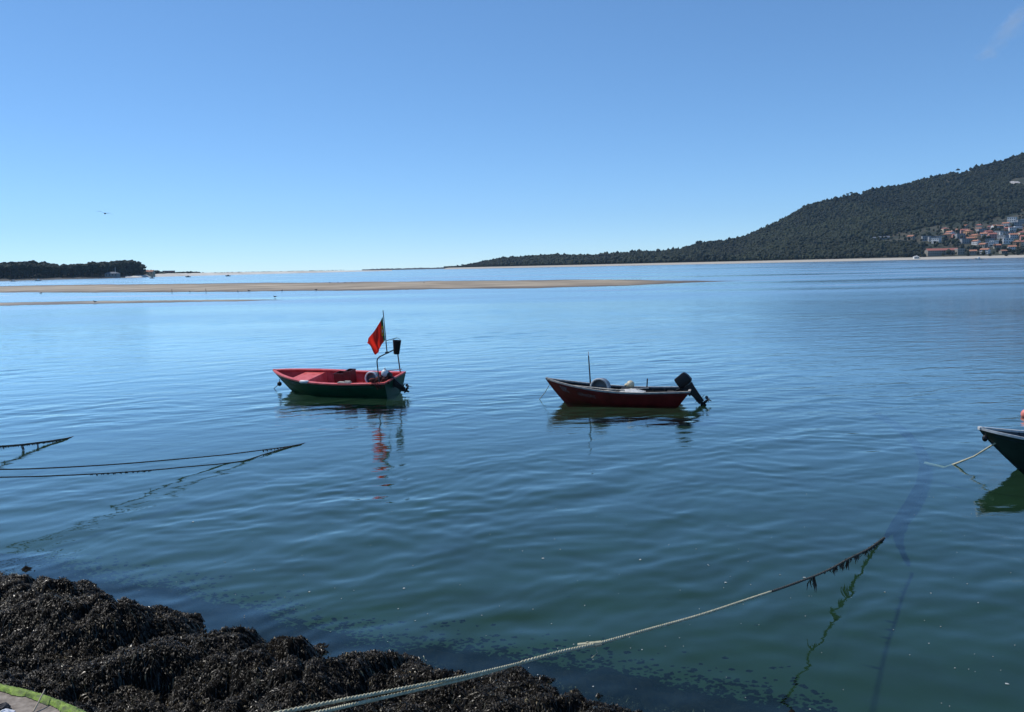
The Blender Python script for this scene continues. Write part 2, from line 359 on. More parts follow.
# weed thinning out under water beyond the rocks
def drowned_weed():
    n = 240000; x = rng.uniform(-9.5, 3.4, n); y = rng.uniform(6, 15, n); s = shore_dist(x, y); z = shore_z(x, y, False)
    d = np.clip((-.52 - z) / .45, 0, 1) + (z > -.4) * 2; k = (s < -.5) & (rng.random(n) < np.exp(-(-s - 1.5) * 4.5)) & (d < 1.5) & (s > -2.7); x, y, z = x[k][:12000], y[k][:12000], z[k][:12000]
    r = rng.uniform(.006, .028, len(x)); P = np.stack([x, y, np.maximum(z, -.52)], -1); o = blobs('drowned_seaweed', P, np.stack([r * 1.4, r, r * .45], -1), mat('drowned_frond', (.006, .008, .006), 1, .4, 8, spec=0), .35)
    tag(o, 'patchy dark seaweed thinning out under the water beyond the rocks', 'seaweed', kind='stuff')
# ledge in the corner: sandy concrete with a green algae rim
edge = [(-60, 676), (-30, 680), (0, 685), (20, 689), (45, 695.6), (65, 703), (83.5, 711), (110, 726), (150, 752), (190, 785)]
top = [pz(a, b, 1.12) for a, b in edge]
mb = MB(); back = [p + Vector((-1.6, -3.0, 0)) for p in top]
n_ = len(top)
mb.add([*top, *back, *[p - Vector((0, 0, .5)) for p in top]], [(i, i + 1, n_ + i + 1, n_ + i)[::-1] for i in range(n_ - 1)] + [(i, i + 1, 2 * n_ + i + 1, 2 * n_ + i) for i in range(n_ - 1)])
struct(mb.build('concrete_ledge', mat('sandy_concrete', (.2, .16, .13), .9, .35, 14, col2=(.36, .31, .26), bump=.5)), 'sandy concrete ledge in the near corner')
inner = [pz(a, b, 1.12) for a, b in [(-60, 684), (-30, 688), (0, 692.5), (20, 696.5), (45, 704), (60, 711), (75, 720), (100, 736), (140, 765), (180, 800)]]
def seg_interp(pts, k):
    r = []
    for i in range(len(pts) - 1):
        for j in range(k): r.append(pts[i].lerp(pts[i + 1], j / k))
    return r + [pts[-1]]
A = seg_interp(top, 14); B = seg_interp(inner, 14)
rows = []
for j in range(9):
    t = j / 8; rows.append([a.lerp(b, t * (1 + .12 * math.sin(i * .37) * t + random.uniform(-.06, .06) * t)) + Vector((0, 0, .006 + .02 * math.sin(PI * t) + random.uniform(0, .012) * math.sin(PI * t))) for i, (a, b) in enumerate(zip(A, B))])
rows.insert(0, [p - Vector((0, 0, .12)) + Vector((.01, .02, 0)) for p in A])
mb = MB(); mb.loft(rows, close=False)
tag(mb.build('algae', mat('green_algae', (.05, .085, .02), .7, .45, 16, col2=(.27, .42, .03), bump=.6), smooth=True), 'bright green algae growing along the rim of the concrete ledge', 'algae', kind='stuff')
tw = MB(); p0 = pz(33, 712, 1.13); p1 = pz(45, 689, 1.22)
tw.tube([p0, p0.lerp(p1, .5) + Vector((.004, 0, .004)), p1], [.008, .006, .004], 6)
tag(tw.build('twig', mat('dry_twig', (.42, .34, .24), .8, .2, 20), smooth=True), 'pale dry twig lying across the green algae in the corner', 'twig')
for i, (a, b, r, c, nm) in enumerate([(3, 707, .045, (.03, .03, .035), 'small black stone at the edge of the sandy ledge'), (6, 714, .05, (.6, .62, .66), 'pale grey stone lying on the sandy ledge beside the black one')]):
    mb = MB(); q = pz(a, b, 1.14); mb.ball(q, r, 8, (1.3, .9, .6))
    mb.v = [tuple(Vector(v) + Vector([random.uniform(-.006, .006) for _ in range(3)])) for v in mb.v]
    tag(mb.build('stone', mat('stone_%s' % 'ab'[i], c, .8, .2, 20), smooth=False), nm, 'stone')

# ================================================================== SANDBANKS
sand = mat('wet_sand', (.25, .185, .115), .8, .3, .05, col2=(.5, .41, .29), wet=.22)
def bank(name, label, spans, zt, m):
    """spans: (pixel x, far y, near y) along the bank"""
    K = 160; xs = np.linspace(spans[0][0], spans[-1][0], K); sp = np.array(spans)
    fy = np.interp(xs, sp[:, 0], sp[:, 1]); ny = np.interp(xs, sp[:, 0], sp[:, 2]); rows = []
    for j in range(11):
        t = j / 10; row = []
        for i in range(K):
            taper = min(1, 6 * i / K, 6 * (K - 1 - i) / K)
            jit = .25 * fbm(np.array(xs[i] * .03 + 7), np.array(3.3 + t * .5), 4) + .1 * float(fbm(np.array(xs[i] * .2), np.array(1.), 2))
            mid = (fy[i] + ny[i]) / 2; hw = (ny[i] - fy[i]) / 2 * max(taper, .05)
            y = mid + hw * (2 * t - 1) + jit * (1 if 0 < j < 10 else 1.2)
            p = pz(xs[i], max(y, horizon(xs[i]) + 1.0), 0); h = math.sin(PI * t) ** .6 * zt * taper
            row.append((p.x, p.y, -.05 + h + .02 * float(fbm(np.array(p.x * .05), np.array(p.y * .05), 3))))
        rows.append(row)
    mb = MB(); mb.loft(rows, close=False); struct(mb.build(name, m, smooth=True, angle=180), label)
bank('sandbank', 'long tan sandbank across the water', [(-160, 287, 297), (0, 285.8, 293), (100, 284.3, 293), (250, 282.8, 292), (400, 281.3, 290.2), (520, 280, 288.6), (640, 278.9, 286.0), (760, 279.2, 282.0)], .34, sand)
bank('sandbar', 'thin low sandbar nearer than the long sandbank', [(-160, 303, 309), (0, 302.2, 306.3), (100, 300.8, 304), (220, 299.6, 301.8), (320, 299.2, 300.3)], .16, mat('low_wet_sand', (.26, .2, .13), .6, .3, .08, col2=(.44, .37, .27), wet=.1))

# ================================================================== FAR LAND
def pole(name, px, py0, hpx, label, group=None):
    p = pz(px, py0); d = p.y; h = hpx * d / F; mb = MB(); mb.tube([(0, 0, -.4), (.03, 0, h * .5), (0, .02, h)], [.06, .05, .04], 6)
    o = mb.build(name, M['dark_rope']); o.location = p; tag(o, label, 'post', group)
pole('mooring_post', 172, 293.5, 4.4, 'thin dark post standing at the sandbank edge, left of the pair')
pole('mooring_post', 206, 293.5, 5.0, 'taller thin dark post standing at the sandbank edge, right of the pair')

def np_ico(sub=2):
    import bmesh
    bm = bmesh.new(); bmesh.ops.create_icosphere(bm, subdivisions=sub, radius=1); v = np.array([x.co[:] for x in bm.verts]); f = np.array([[q.index for q in x.verts] for x in bm.faces])
    bm.free(); return v, f
ICO_V, ICO_F = np_ico(); ICO1 = np_ico(1); ICOD = (ICO_V, ICO_F)
def blobs(name, P, S, m, jit=.22, ico=None):
    ICO_V, ICO_F = ico or ICOD
    """P positions, S radii (n,3): lumpy crowns as one mesh"""
    n = len(P); V = ICO_V[None] * (1 + rng.normal(0, jit, (n, len(ICO_V), 1))); a = rng.uniform(0, 6.28, n); c, s = np.cos(a)[:, None], np.sin(a)[:, None]
    x = V[..., 0] * c - V[..., 1] * s; y = V[..., 0] * s + V[..., 1] * c; V = np.stack([x, y, V[..., 2]], -1) * S[:, None, :] + P[:, None, :]
    T = (ICO_F[None] + (np.arange(n) * len(ICO_V))[:, None, None]).reshape(-1, 3)
    return np_mesh(name, V.reshape(-1, 3), None, T, m, smooth=False)
drowned_weed()
leaf = mat('pine_foliage', (.012, .023, .014), .85, .3, .08, col2=(.03, .045, .022), island=.5, hue=.02)
leaf_far = mat('far_pine_foliage', (.008, .016, .007), .9, .35, .007, col2=(.031, .040, .015), island=.28, hue=.015)
leaf2 = mat('broad_foliage', (.035, .06, .025), .85, .3, .3, col2=(.06, .085, .035), island=.4, hue=.03)

# skyline of the right-hand hill (pixels) and its coast
SKY = [(440, 269), (446, 267.6), (457, 265.8), (468, 264.2), (502, 260), (547, 257), (591, 257), (639, 253.5), (660, 253), (685, 250), (699, 244.5), (730, 242), (746, 237), (782, 221), (806, 206.5), (847, 197.5), (870, 191), (900, 187), (929, 179.5), (958, 173), (988, 166), (1017, 157), (1060, 146), (1150, 128), (1300, 118), (1500, 150), (1700, 230), (1900, 255)]
SX = np.array([az(a) for a, b in SKY]); SE = np.array([(horizon(a) - b) / F for a, b in SKY])
DX = np.array([az(a) for a in (440, 520, 720, 900, 1024, 1900)]); DD = np.array([2500, 2250, 1800, 1600, 1500, 1500.])
TOPR = np.array([az(a) for a in (440, 600, 720, 800, 900, 1024, 1900)]); TOPD = np.array([110, 200, 420, 800, 1050, 1150, 1150.])
def coast(a): return np.interp(a, DX, DD)
def hill_z(a, Y):
    """a = x/y, Y forward distance"""
    D = coast(a); W = np.interp(a, TOPR, TOPD); e = np.interp(a, SX, SE); Hs = np.maximum(e * (D + W), 5)
    t = (Y - D) / 1.0; beach = np.clip(t / 45, -1, 1) * 4.5
    s = np.clip((Y - D - 60) / (W - 60), 0, 1); prof = s ** 1.12 * (1 - .12 * np.sin(PI * s))
    z = beach + (Hs - 4.5) * prof * (t > 0)
    behind = np.clip((Y - D - W) / 900, 0, 1); z = z * (1 - behind ** 1.5) + 0 * z
    z = z + s * (1 - behind) * 9 * fbm(a * 14, Y * .004, 3) * np.clip(Hs / 80, 0, 1) * (1 - s ** 4)
    return z
def build_hill():
    a = np.linspace(az(442), az(1900), 420); w = np.concatenate([np.linspace(-60, 100, 28), np.linspace(110, 2200, 110)])
    A_, W_ = np.meshgrid(a, w, indexing='xy'); Y = coast(A_) + W_ - 40 * 0 ; Z = hill_z(A_, Y)
    edge_ = np.clip((A_ - a[0]) / .006, 0, 1); Z = np.where(Z > 0, Z * edge_ - (1 - edge_) * 2, Z)
    m = bpy.data.materials.new('hill_ground'); m.use_nodes = True; n = m.node_tree.nodes; l = m.node_tree.links; b = n['Principled BSDF']; b.inputs['Roughness'].default_value = .95
    g = n.new('ShaderNodeNewGeometry'); sp = n.new('ShaderNodeSeparateXYZ'); l.new(g.outputs['Position'], sp.inputs[0])
    nt = n.new('ShaderNodeTexNoise'); nt.inputs['Scale'].default_value = .02; nt.inputs['Detail'].default_value = 6; l.new(g.outputs['Position'], nt.inputs['Vector'])
    cr = n.new('ShaderNodeValToRGB'); cr.color_ramp.elements[0].position = .4; cr.color_ramp.elements[1].position = .62
    cr.color_ramp.elements[0].color = (.018, .028, .015, 1); cr.color_ramp.elements[1].color = (.07, .062, .04, 1); l.new(nt.outputs['Fac'], cr.inputs[0])
    mr = n.new('ShaderNodeMapRange'); mr.inputs['From Min'].default_value = 3.6; mr.inputs['From Max'].default_value = 5; l.new(sp.outputs['Z'], mr.inputs['Value'])
    mx = n.new('ShaderNodeMixRGB'); mx.inputs[1].default_value = (.46, .42, .35, 1); l.new(mr.outputs[0], mx.inputs[0]); l.new(cr.outputs[0], mx.inputs[2]); l.new(mx.outputs[0], b.inputs['Base Color'])
    o = np_mesh('hill', np.stack([A_ * Y, Y, Z], -1).reshape(-1, 3), grid_quads(len(w), len(a)), None, m); struct(o, 'wooded hill with a pale sandy beach at its foot')
build_hill()
def hill_hit(px, py):
    v = ray(px, py); a = v.x / v.y; e = v.z / v.y
    Y = np.linspace(float(coast(a)) + 5, float(coast(a)) + 1400, 3000); z = hill_z(np.full_like(Y, a), Y); d = z - (HC + e * Y)
    i = np.argmax(d > 0); Yh = Y[i]; return Vector((a * Yh, Yh, float(z[i])))
def in_poly(x, y, poly):
    r = False; j = len(poly) - 1
    for i in range(len(poly)):
        if (poly[i][1] > y) != (poly[j][1] > y) and x < (poly[j][0] - poly[i][0]) * (y - poly[i][1]) / (poly[j][1] - poly[i][1]) + poly[i][0]: r = not r
        j = i
    return r
CMI = np.array(CM.to_3x3().inverted())
def project(P):
    q = (np.asarray(P) - np.array([0, 0, HC])) @ CMI.T; return np.stack([512 + F * q[..., 0] / -q[..., 2], 356 - F * q[..., 1] / -q[..., 2]], -1)
VILL = [(868, 240), (900, 233), (935, 226), (955, 222), (985, 221), (1008, 215), (1060, 205), (1100, 255), (1000, 258), (985, 256), (965, 260), (922, 260), (922, 246), (880, 244)]
BARE = [[(1008, 186), (1012, 179), (1030, 177), (1030, 186)], [(847, 196), (849, 191), (864, 192), (862, 197)], [(938, 176), (940, 169), (968, 168), (972, 174)], [(880, 237), (892, 237), (892, 241), (878, 241)]]
def forest():
    n = 125000; a = rng.uniform(az(444), az(1750), n); D = coast(a); W = np.interp(a, TOPR, TOPD)
    Y = D + 55 + (W + 60 - 55) * rng.random(n) ** .9; z = hill_z(a, Y); P = np.stack([a * Y, Y, z], -1); pp = project(P)
    keep = np.ones(n, bool)
    for i in range(n):
        if 840 < pp[i, 0] < 1110:
            if in_poly(*pp[i], VILL): keep[i] = rng.random() < .08
            elif any(in_poly(*pp[i], b) for b in BARE): keep[i] = False
    right = (pp[:, 0] > 1100) & (rng.random(n) < .45); keep &= ~right
    P = P[keep]; n = len(P); lo = np.clip((P[:, 2]) / 60, .0, 1); r = np.where(rng.random(n) < .04, rng.uniform(4.0, 5.5, n), rng.uniform(1.7, 3.8, n))
    S = np.stack([r, r, r * rng.uniform(.8, 1.35, n)], -1); tp = np.clip((pp[keep][:, 0] - 440) / 60, .35, 1)[:, None]; S = S * tp; P[:, 2] += S[:, 2] * .9 + rng.uniform(0, 3, n) * tp[:, 0]
    o = blobs('forest', P, S, leaf_far, .2, ICO1); tag(o, 'dense dark pine forest covering the hillside and the peninsula', 'forest', kind='stuff')
forest()

# pine tree prototypes
def pine_proto(kind, seed):
    r = np.random.default_rng(seed); root = empty('pine_tree', (0, 0, 0)); Ht = 16
    mb = MB(); lean = r.uniform(-.6, .6); mb.tube([(0, 0, -1), (lean * .3, 0, 5), (lean, .3, 10), (lean * 1.2, .2, Ht * .85)], [.45, .36, .28, .15], 6)
    for i in range(6):
        an = r.uniform(0, 6.28); h = r.uniform(8, 12); L = r.uniform(2, 4)
        mb.tube([(lean * h / 11, .2, h), (lean + L * .6 * math.cos(an), L * .6 * math.sin(an), h + 1.2), (lean + L * math.cos(an), L * math.sin(an), h + 2.4)], [.16, .1, .05], 4)
    mb.build('trunk', M['bark'], root)
    n = 90; an = r.uniform(0, 6.28, n); q = r.random(n) ** .6
    if kind == 'umbrella': R_ = 6.0; P = np.stack([lean + q * R_ * np.cos(an), q * R_ * np.sin(an), 12.5 + (1 - q ** 2) * 3 * r.random(n) + r.normal(0, .4, n)], -1); s = r.uniform(.7, 1.5, n)
    elif kind == 'round': R_ = 4.6; h = r.uniform(-1, 1, n); P = np.stack([lean + q * R_ * np.cos(an) * np.sqrt(1 - .8 * h * h), q * R_ * np.sin(an) * np.sqrt(1 - .8 * h * h), 10.5 + h * 5], -1); s = r.uniform(.8, 1.6, n)
    else: h = r.random(n); R_ = 3.6 * (1 - h) + .5; P = np.stack([lean + q * R_ * np.cos(an), q * R_ * np.sin(an), 4 + h * 12.5], -1); s = r.uniform(.6, 1.2, n)
    S = np.stack([s, s, s * .65], -1)
    c = blobs('crown', P, S, leaf, .3); c.parent = root
    return root
PROTO = [pine_proto('umbrella', 1), pine_proto('umbrella', 2), pine_proto('round', 3), pine_proto('round', 4), pine_proto('tall', 5)]
used = set()
def plant(k, loc, h, label, group, wide=1.0):
    o = PROTO[k] if k not in used else copy_tree(PROTO[k]); used.add(k)
    o.location = loc; s = h / 16; o.scale = (s * wide, s * wide, s); o.rotation_euler = (0, 0, random.uniform(0, 6.28)); tag(o, label, 'tree', group); return o
# --- left pine wood
LY = 1300
def left_coast_y(x): return LY + (x + 800) * -.0
def build_left():
    # coast polygon as a low terrain in world coordinates
    a = np.linspace(az(-260), az(392), 260); w = np.concatenate([np.linspace(-25, 60, 16), np.linspace(75, 420, 12)])
    A_, W_ = np.meshgrid(a, w, indexing='xy'); px = np.interp(A_, [az(k) for k in range(-260, 400, 20)], list(range(-260, 400, 20)))
    D = np.interp(px, [-260, 0, 60, 140, 155, 300, 392], [1150, 1180, 1230, 1380, 1500, 1800, 2100]); Y = D + W_
    W = np.interp(px, [-260, 140, 300, 340, 392], [400, 330, 160, 90, 40]); s = W_ / W
    Z = np.where(W_ < 0, W_ * .05, np.clip(W_ / 30, 0, 1) * np.interp(px, [-260, 130, 160, 300, 392], [2.5, 2.5, 5, 4, 1.2])) ; Z = np.where(s > 1, -1.5, Z) + .5 * fbm(A_ * 300, W_ * .05, 3) * (W_ > 15) * (s < .9)
    m = mat('dune_sand', (.6, .55, .47), .9, .15, .02, col2=(.75, .71, .63)); V = np.stack([A_ * Y, Y, Z], -1); c = int(np.searchsorted(a, az(124)))
    o = np_mesh('beach', V[:, c:].reshape(-1, 3), grid_quads(len(w), len(a) - c), None, m); struct(o, 'low pale sand spit and beach on the left shore')
    o = np_mesh('wooded_bank', V[:, :c + 1].reshape(-1, 3), grid_quads(len(w), c + 1), None, mat('dark_bank', (.035, .035, .03), .9, .4, .04, col2=(.09, .08, .065))); struct(o, 'dark bank under the pine wood on the left shore')
    return lambda p: float(np.interp(p, [-260, 0, 60, 140, 155, 300, 392], [1150, 1180, 1230, 1380, 1500, 1800, 2100]))
LD = build_left()
TOPL = [(-200, 262), (0, 262.5), (28, 260), (45, 262.5), (60, 264), (80, 263), (98, 261), (115, 260), (130, 260.3), (140, 263.5)]
def leftwood():
    x = -70.0; i = 0
    while x < 140:
        D = LD(x) + 40; y = np.interp(x, [q[0] for q in TOPL], [q[1] for q in TOPL]); h = (horizon(x) - y) * D / F + HC - 2.2
        for row in range(3):
            xx = x + random.uniform(-2, 2) + row * 1.3; Y = D + row * 16 + random.uniform(-5, 5)
            hh = h * random.uniform(.86, 1.02) * (1 if row else .9)
            plant([0, 1, 2, 3][int(random.random() * 4)] if row else [2, 3, 4, 0][int(random.random() * 4)], (az(xx) * Y, Y, 2.2), hh, 'dark pine in the left shore wood ' + ('cut by the left picture edge' if xx < 4 else 'behind the two white boats' if xx < 50 else 'in its middle dip' if xx < 95 else 'in its tall right end') + ('' if row else ', front row'), 'pines of the left shore wood', 1.0)
        x += random.uniform(4.5, 6.5)
    # flat topped group at the end of the wood
    n = 1900; px = rng.uniform(-200, 139, n); P = []
    for p in px:
        D = LD(p) + 60 + random.uniform(0, 120); y = np.interp(p, [q[0] for q in TOPL], [q[1] for q in TOPL]); top_ = (horizon(p) - y - 1) * D / F + HC
        P.append((az(p) * D, D, random.uniform(1, top_ - 3)))
    r = rng.uniform(2.5, 4.5, n); o = blobs('undergrowth', np.array(P), np.stack([r, r, r * .8], -1), leaf, .25); tag(o, 'dark pine wood and undergrowth massed behind the front pines on the left shore', 'wood', kind='stuff')
    # low scrub on the spit
    n = 420; px = np.concatenate([rng.uniform(140, 200, 230), rng.uniform(200, 345, 190)]); P = []; S = []
    for p in px:
        D = LD(p) + random.uniform(40, 100); top_ = np.interp(p, [140, 150, 158, 163, 172, 180, 195, 205, 345], [11, 13, 12, 7, 7, 8, 7, 3, 1.6]); r_ = min(3.2, top_ * .4) * random.uniform(.7, 1.1)
        P.append((az(p) * D, D, 4 + random.uniform(0, max(top_ - 2.5 * r_ * .9, .3)))); S.append((r_ * 1.2, r_ * 1.2, r_ * .8))
    o = blobs('scrub', np.array(P), np.array(S), leaf, .25); tag(o, 'low dark scrub along the sand spit', 'scrub', kind='stuff')
leftwood()
# surf line and far low land
mb = MB(); row = []
for i in range(60):
    p = 296 + i * 1.4; D = 2050 + 3 * i; row.append((az(p) * D, D))
mb.loft([[(x, y - 9, .0) for x, y in row], [(x, y - 4, 1.2 + random.uniform(-.6, .9)) for x, y in row], [(x, y, 1.0 + random.uniform(-.5, .9)) for x, y in row], [(x, y + 12, 0) for x, y in row]], close=False)
tag(mb.build('breaking_surf', mat('surf_foam', (.8, .82, .84), .8, .08, .5), smooth=True), 'white line of surf breaking at the river mouth', 'surf', kind='stuff')
mb = MB(); rows = [[], [], []]
for i in range(50):
    p = 362 + i * 1.9; D = 3600; h = 2.0 + 2.2 * random.random() * (1 if i > 3 else .3)
    for j, (dy, z) in enumerate([(0, -.5), (25, h + 3), (80, -.5)]): rows[j].append((az(p) * (D + dy), D + dy, z))
mb.loft(rows, close=False); struct(mb.build('breakwater', mat('dark_rock', (.06, .06, .06), .9, .3, .05)), 'low dark line of rocks far out in the river mouth')
# trees along the peninsula and skyline pines
for i in range(57):
    px = 458 + i * 4.9 + random.uniform(-1.5, 1.5); a = az(px); Y = float(coast(a)) + 62 + random.uniform(0, 22)
    plant([2, 3, 4, 0][int(random.random() * 4)], (a * Y, Y, float(hill_z(a, Y)) - .5), random.uniform(9, 16.5) * (1.15 if px > 600 else .8 if px > 500 else .55), 'dark pine behind the white beach ' + ('at the low tip of the peninsula' if px < 540 else 'along the middle of the peninsula' if px < 640 else 'where the peninsula meets the hill'), 'pines behind the peninsula beach', 1.15)
for px, py, h, lb in [(729, 245, 18, 'leftmost umbrella pine breaking the skyline at the foot of the hill'), (736, 243.5, 19, 'umbrella pine on the skyline beside the leftmost skyline pine'), (743, 241, 18, 'umbrella pine on the skyline where the hill begins to climb'),
                      (846.5, 197.5, 14, 'small umbrella pine on the ridge left of the bare patch'), (850, 196.5, 15, 'umbrella pine on the ridge just above the bare patch'), (951, 176, 13, 'lower of the two lone pines on the upper ridge'), (955.5, 174.5, 17, 'taller lone pine on the upper ridge'),
                      (699, 250, 22, 'tall dark pine standing out above the peninsula wood')]:
    q = pz(px, horizon(px) + 4); a = az(px); Y = float(coast(a) + np.interp(a, TOPR, TOPD)); plant(0 if px < 900 else 1, (a * Y, Y, HC + (horizon(px) - py) / F * Y - 5), h, lb, 'lone pines on the skyline', .8)

# ------------------------------------------------------------------ village houses
def roof_mat(nm, c): return mat(nm, c, .85, .25, .8)
WALLS = dict(white=mat('white_render', (.72, .71, .68), .85, .1, .5), cream=mat('cream_render', (.6, .5, .36), .85, .1, .5), grey=mat('grey_render', (.3, .31, .32), .85, .15, .5), pink=mat('pink_render', (.5, .26, .22), .85, .1, .5), stone=mat('stone_wall', (.27, .25, .21), .9, .25, .7), ochre=mat('ochre_render', (.6, .33, .17), .85, .1, .5))
ROOFS = dict(orange=roof_mat('orange_tile', (.4, .18, .11)), red=roof_mat('red_tile', (.36, .13, .1)), grey=roof_mat('grey_slate', (.16, .18, .21)), pale=roof_mat('pale_roof', (.5, .5, .5)))
def house_proto(wall, roof, w, d, h, kind='gable', floors=2, bays=4, name='house'):
    root = empty(name, (0, 0, 0)); mb = MB(); mb.box((0, 0, h / 2 - 2), (w, d, h + 4))
    if kind == 'gable': mb.add([(-w / 2, -d / 2, h), (-w / 2, d / 2, h), (-w / 2, 0, h + d * .22), (w / 2, -d / 2, h), (w / 2, d / 2, h), (w / 2, 0, h + d * .22)], [(0, 2, 1), (3, 4, 5)])
    mb.build('wall', WALLS[wall], root)
    rb = MB(); e = .5; rh = d * .24
    if kind == 'flat': rb.box((0, 0, h + .35), (w + .4, d + .4, .6))
    elif kind == 'gable':
        o = [(-w / 2 - e, -d / 2 - e, h - .1), (w / 2 + e, -d / 2 - e, h - .1), (w / 2 + e, 0, h + rh), (-w / 2 - e, 0, h + rh), (-w / 2 - e, d / 2 + e, h - .1), (w / 2 + e, d / 2 + e, h - .1)]
        rb.add(o + [(x, y, z + .3) for x, y, z in o], [(6, 7, 8, 9), (9, 8, 11, 10), (0, 3, 2, 1), (3, 4, 5, 2), (0, 1, 7, 6), (4, 10, 11, 5), (0, 6, 9, 3), (3, 9, 10, 4), (1, 2, 8, 7), (2, 5, 11, 8)])
    else:
        k = min(w, d) / 2; o = [(-w / 2 - e, -d / 2 - e, h), (w / 2 + e, -d / 2 - e, h), (w / 2 + e, d / 2 + e, h), (-w / 2 - e, d / 2 + e, h), (-w / 2 + k, 0, h + rh), (w / 2 - k, 0, h + rh)]
        rb.add(o, [(0, 1, 5, 4), (1, 2, 5), (2, 3, 4, 5), (3, 0, 4), (3, 2, 1, 0)])
    ro = rb.build('roof', ROOFS[roof], root)
    if kind != 'flat': c = MB(); c.box((w * .22, d * .1, h + rh + .3), (.8, .8, 2.2)); c.build('chimney', WALLS[wall], ro)
    for f in range(floors):
        for b in range(bays):
            wb = MB(); x = (b + .5) / bays * w - w / 2; wb.box((x, -d / 2 - .03, (f + .55) * h / floors), (min(1.5, w / bays * .5), .12, h / floors * .45)); wb.build('window', M['glass'], root)
    return root
HP = [
    (house_proto('white', 'orange', 12, 9, 6), 'white house with orange tiled roof on the village hillside'),
    (house_proto('cream', 'red', 11, 9, 6.2, 'hip'), 'cream house with hipped red roof on the village hillside'),
    (house_proto('grey', 'grey', 14, 9, 7.5, 'flat', 2, 4), 'flat roofed grey house on the village hillside'),
    (house_proto('pink', 'red', 11, 8, 6, 'gable', 2, 3), 'pink house with red gabled roof on the village hillside'),
    (house_proto('white', 'pale', 13, 9, 7, 'flat', 2, 4), 'bright white flat roofed house on the village hillside'),
    (house_proto('ochre', 'orange', 12, 10, 8, 'hip', 3, 3), 'ochre house with hipped orange roof on the village hillside'),
    (house_proto('stone', 'orange', 10, 8, 5, 'gable', 1, 3), 'low stone cottage with orange roof on the village hillside'),
]
hu = set()
def village_place(px, py):
    row = 'in the village lowest row' if py > 242.5 else 'low in the village' if py > 237 else 'halfway up the village' if py > 230 else 'high in the village'
    return row + (', left end' if px < 950 else ', left centre' if px < 978 else ', right centre' if px < 1004 else ', far right')
HPX = [(945, 229.5, 1), (950, 233.5, 0), (955, 235, 3), (960, 236, 2), (965, 225.5, 6), (964, 231, 3), (968, 234, 5), (972, 236, 3), (970, 239, 6), (975, 238, 5), (979, 226, 1), (981, 231, 2), (984, 235, 0), (988, 233, 3), (992, 236, 3), (990, 240, 2),
       (991, 227, 3), (995, 227, 0), (999, 233, 2), (1004, 234, 4), (1003, 238, 2), (1008, 234, 2), (1008, 229, 3), (1013, 229, 4), (1018, 228, 4), (1012, 219.5, 4), (1021, 221, 2), (1025, 220, 4), (1017, 224, 2), (1022, 234, 1), (1024, 238, 3), (1017, 244, 5), (1022, 243, 1),
       (989, 244, 4), (994, 243, 4), (1008, 241, 4), (983, 245, 6), (973, 252, 6), (985, 251, 0), (997, 246, 6), (1003, 251, 6), (965, 241, 2), (1013, 236, 0), (978, 229, 6), (1000, 226, 6), (1006, 224, 0), (932, 238.5, 2), (926, 238, 2), (936, 240.5, 4), (940, 237.5, 2), (911, 237, 6), (947, 236, 5),
       (1034, 225, 4), (1040, 232, 0), (1036, 240, 5), (1048, 228, 3), (1052, 238, 2), (1060, 222, 4), (1064, 234, 1), (1044, 247, 0), (1072, 242, 6), (1012, 248, 0), (958, 230, 6), (1027, 229, 5), (976, 242, 0)]
for px, py, k in HPX:
    root, lb = HP[k]; o = root if k not in hu else copy_tree(root); hu.add(k)
    p = hill_hit(px, py + 2.5); o.location = p; o.rotation_euler = (0, 0, random.uniform(-1.3, .1)); s = random.uniform(1.0, 1.3); o.scale = (s, s, s * random.uniform(.85, 1.1)); tag(o, lb.replace(' on the village hillside', ' ' + village_place(px, py)), 'house', lb.split(' on the')[0] + ' of the hillside village')
# long building with a red roof at the water, stone block, hut
p = hill_hit(941.5, 254.8); o = house_proto('stone', 'red', 56, 16, 8, 'gable', 2, 14, 'long_building'); o.location = p; o.rotation_euler.z = -.06; tag(o, 'long stone building with a red tiled roof just above the beach', 'building')
p = hill_hit(959.5, 254.3); o = house_proto('stone', 'pale', 13, 12, 9.5, 'flat', 2, 3, 'stone_building'); o.location = p; tag(o, 'square stone block joined on right of the long red roofed building', 'building')
a = az(916); Y = float(coast(a)) + 20; o = house_proto('white', 'pale', 9, 6, 3.6, 'hip', 1, 3, 'beach_hut'); o.location = (a * Y, Y, 2.0); tag(o, 'small white hut standing alone on the beach near the long building', 'hut')
# quarry / bare faces on the ridge, greenhouse roof
for (px, py, w, h, c, lb) in [(1018, 185, 30, 14, (.42, .40, .38), 'pale grey quarry face high on the hill'), (855, 197, 26, 8, (.34, .33, .3), 'pale rocky clearing on the ridge')]:
    p = hill_hit(px, py); mb = MB(); n = 14; rows = []
    for j in range(6): rows.append([p + Vector(((i / (n - 1) - .5) * w, -3 + j / 5 * h * 1.6 + random.uniform(-1, 1), 1.5 + j / 5 * h * .75 + random.uniform(-.6, .8) - 2.5 * (2 * abs(i / (n - 1) - .5)) ** 2)) for i in range(n)])
    mb.loft(rows, close=False); tag(mb.build('rock_face', mat('bare_rock', c, .9, .25, .2), smooth=False), lb, 'rock face')
for px, py in [(884, 239), (878, 239.6)]:
    p = hill_hit(px, py); o = house_proto('grey', 'grey', 24, 10, 3.4, 'gable', 1, 5, 'shed'); o.location = p; tag(o, 'long low grey roofed shed among the trees left of the village', 'shed', 'grey sheds left of the village')
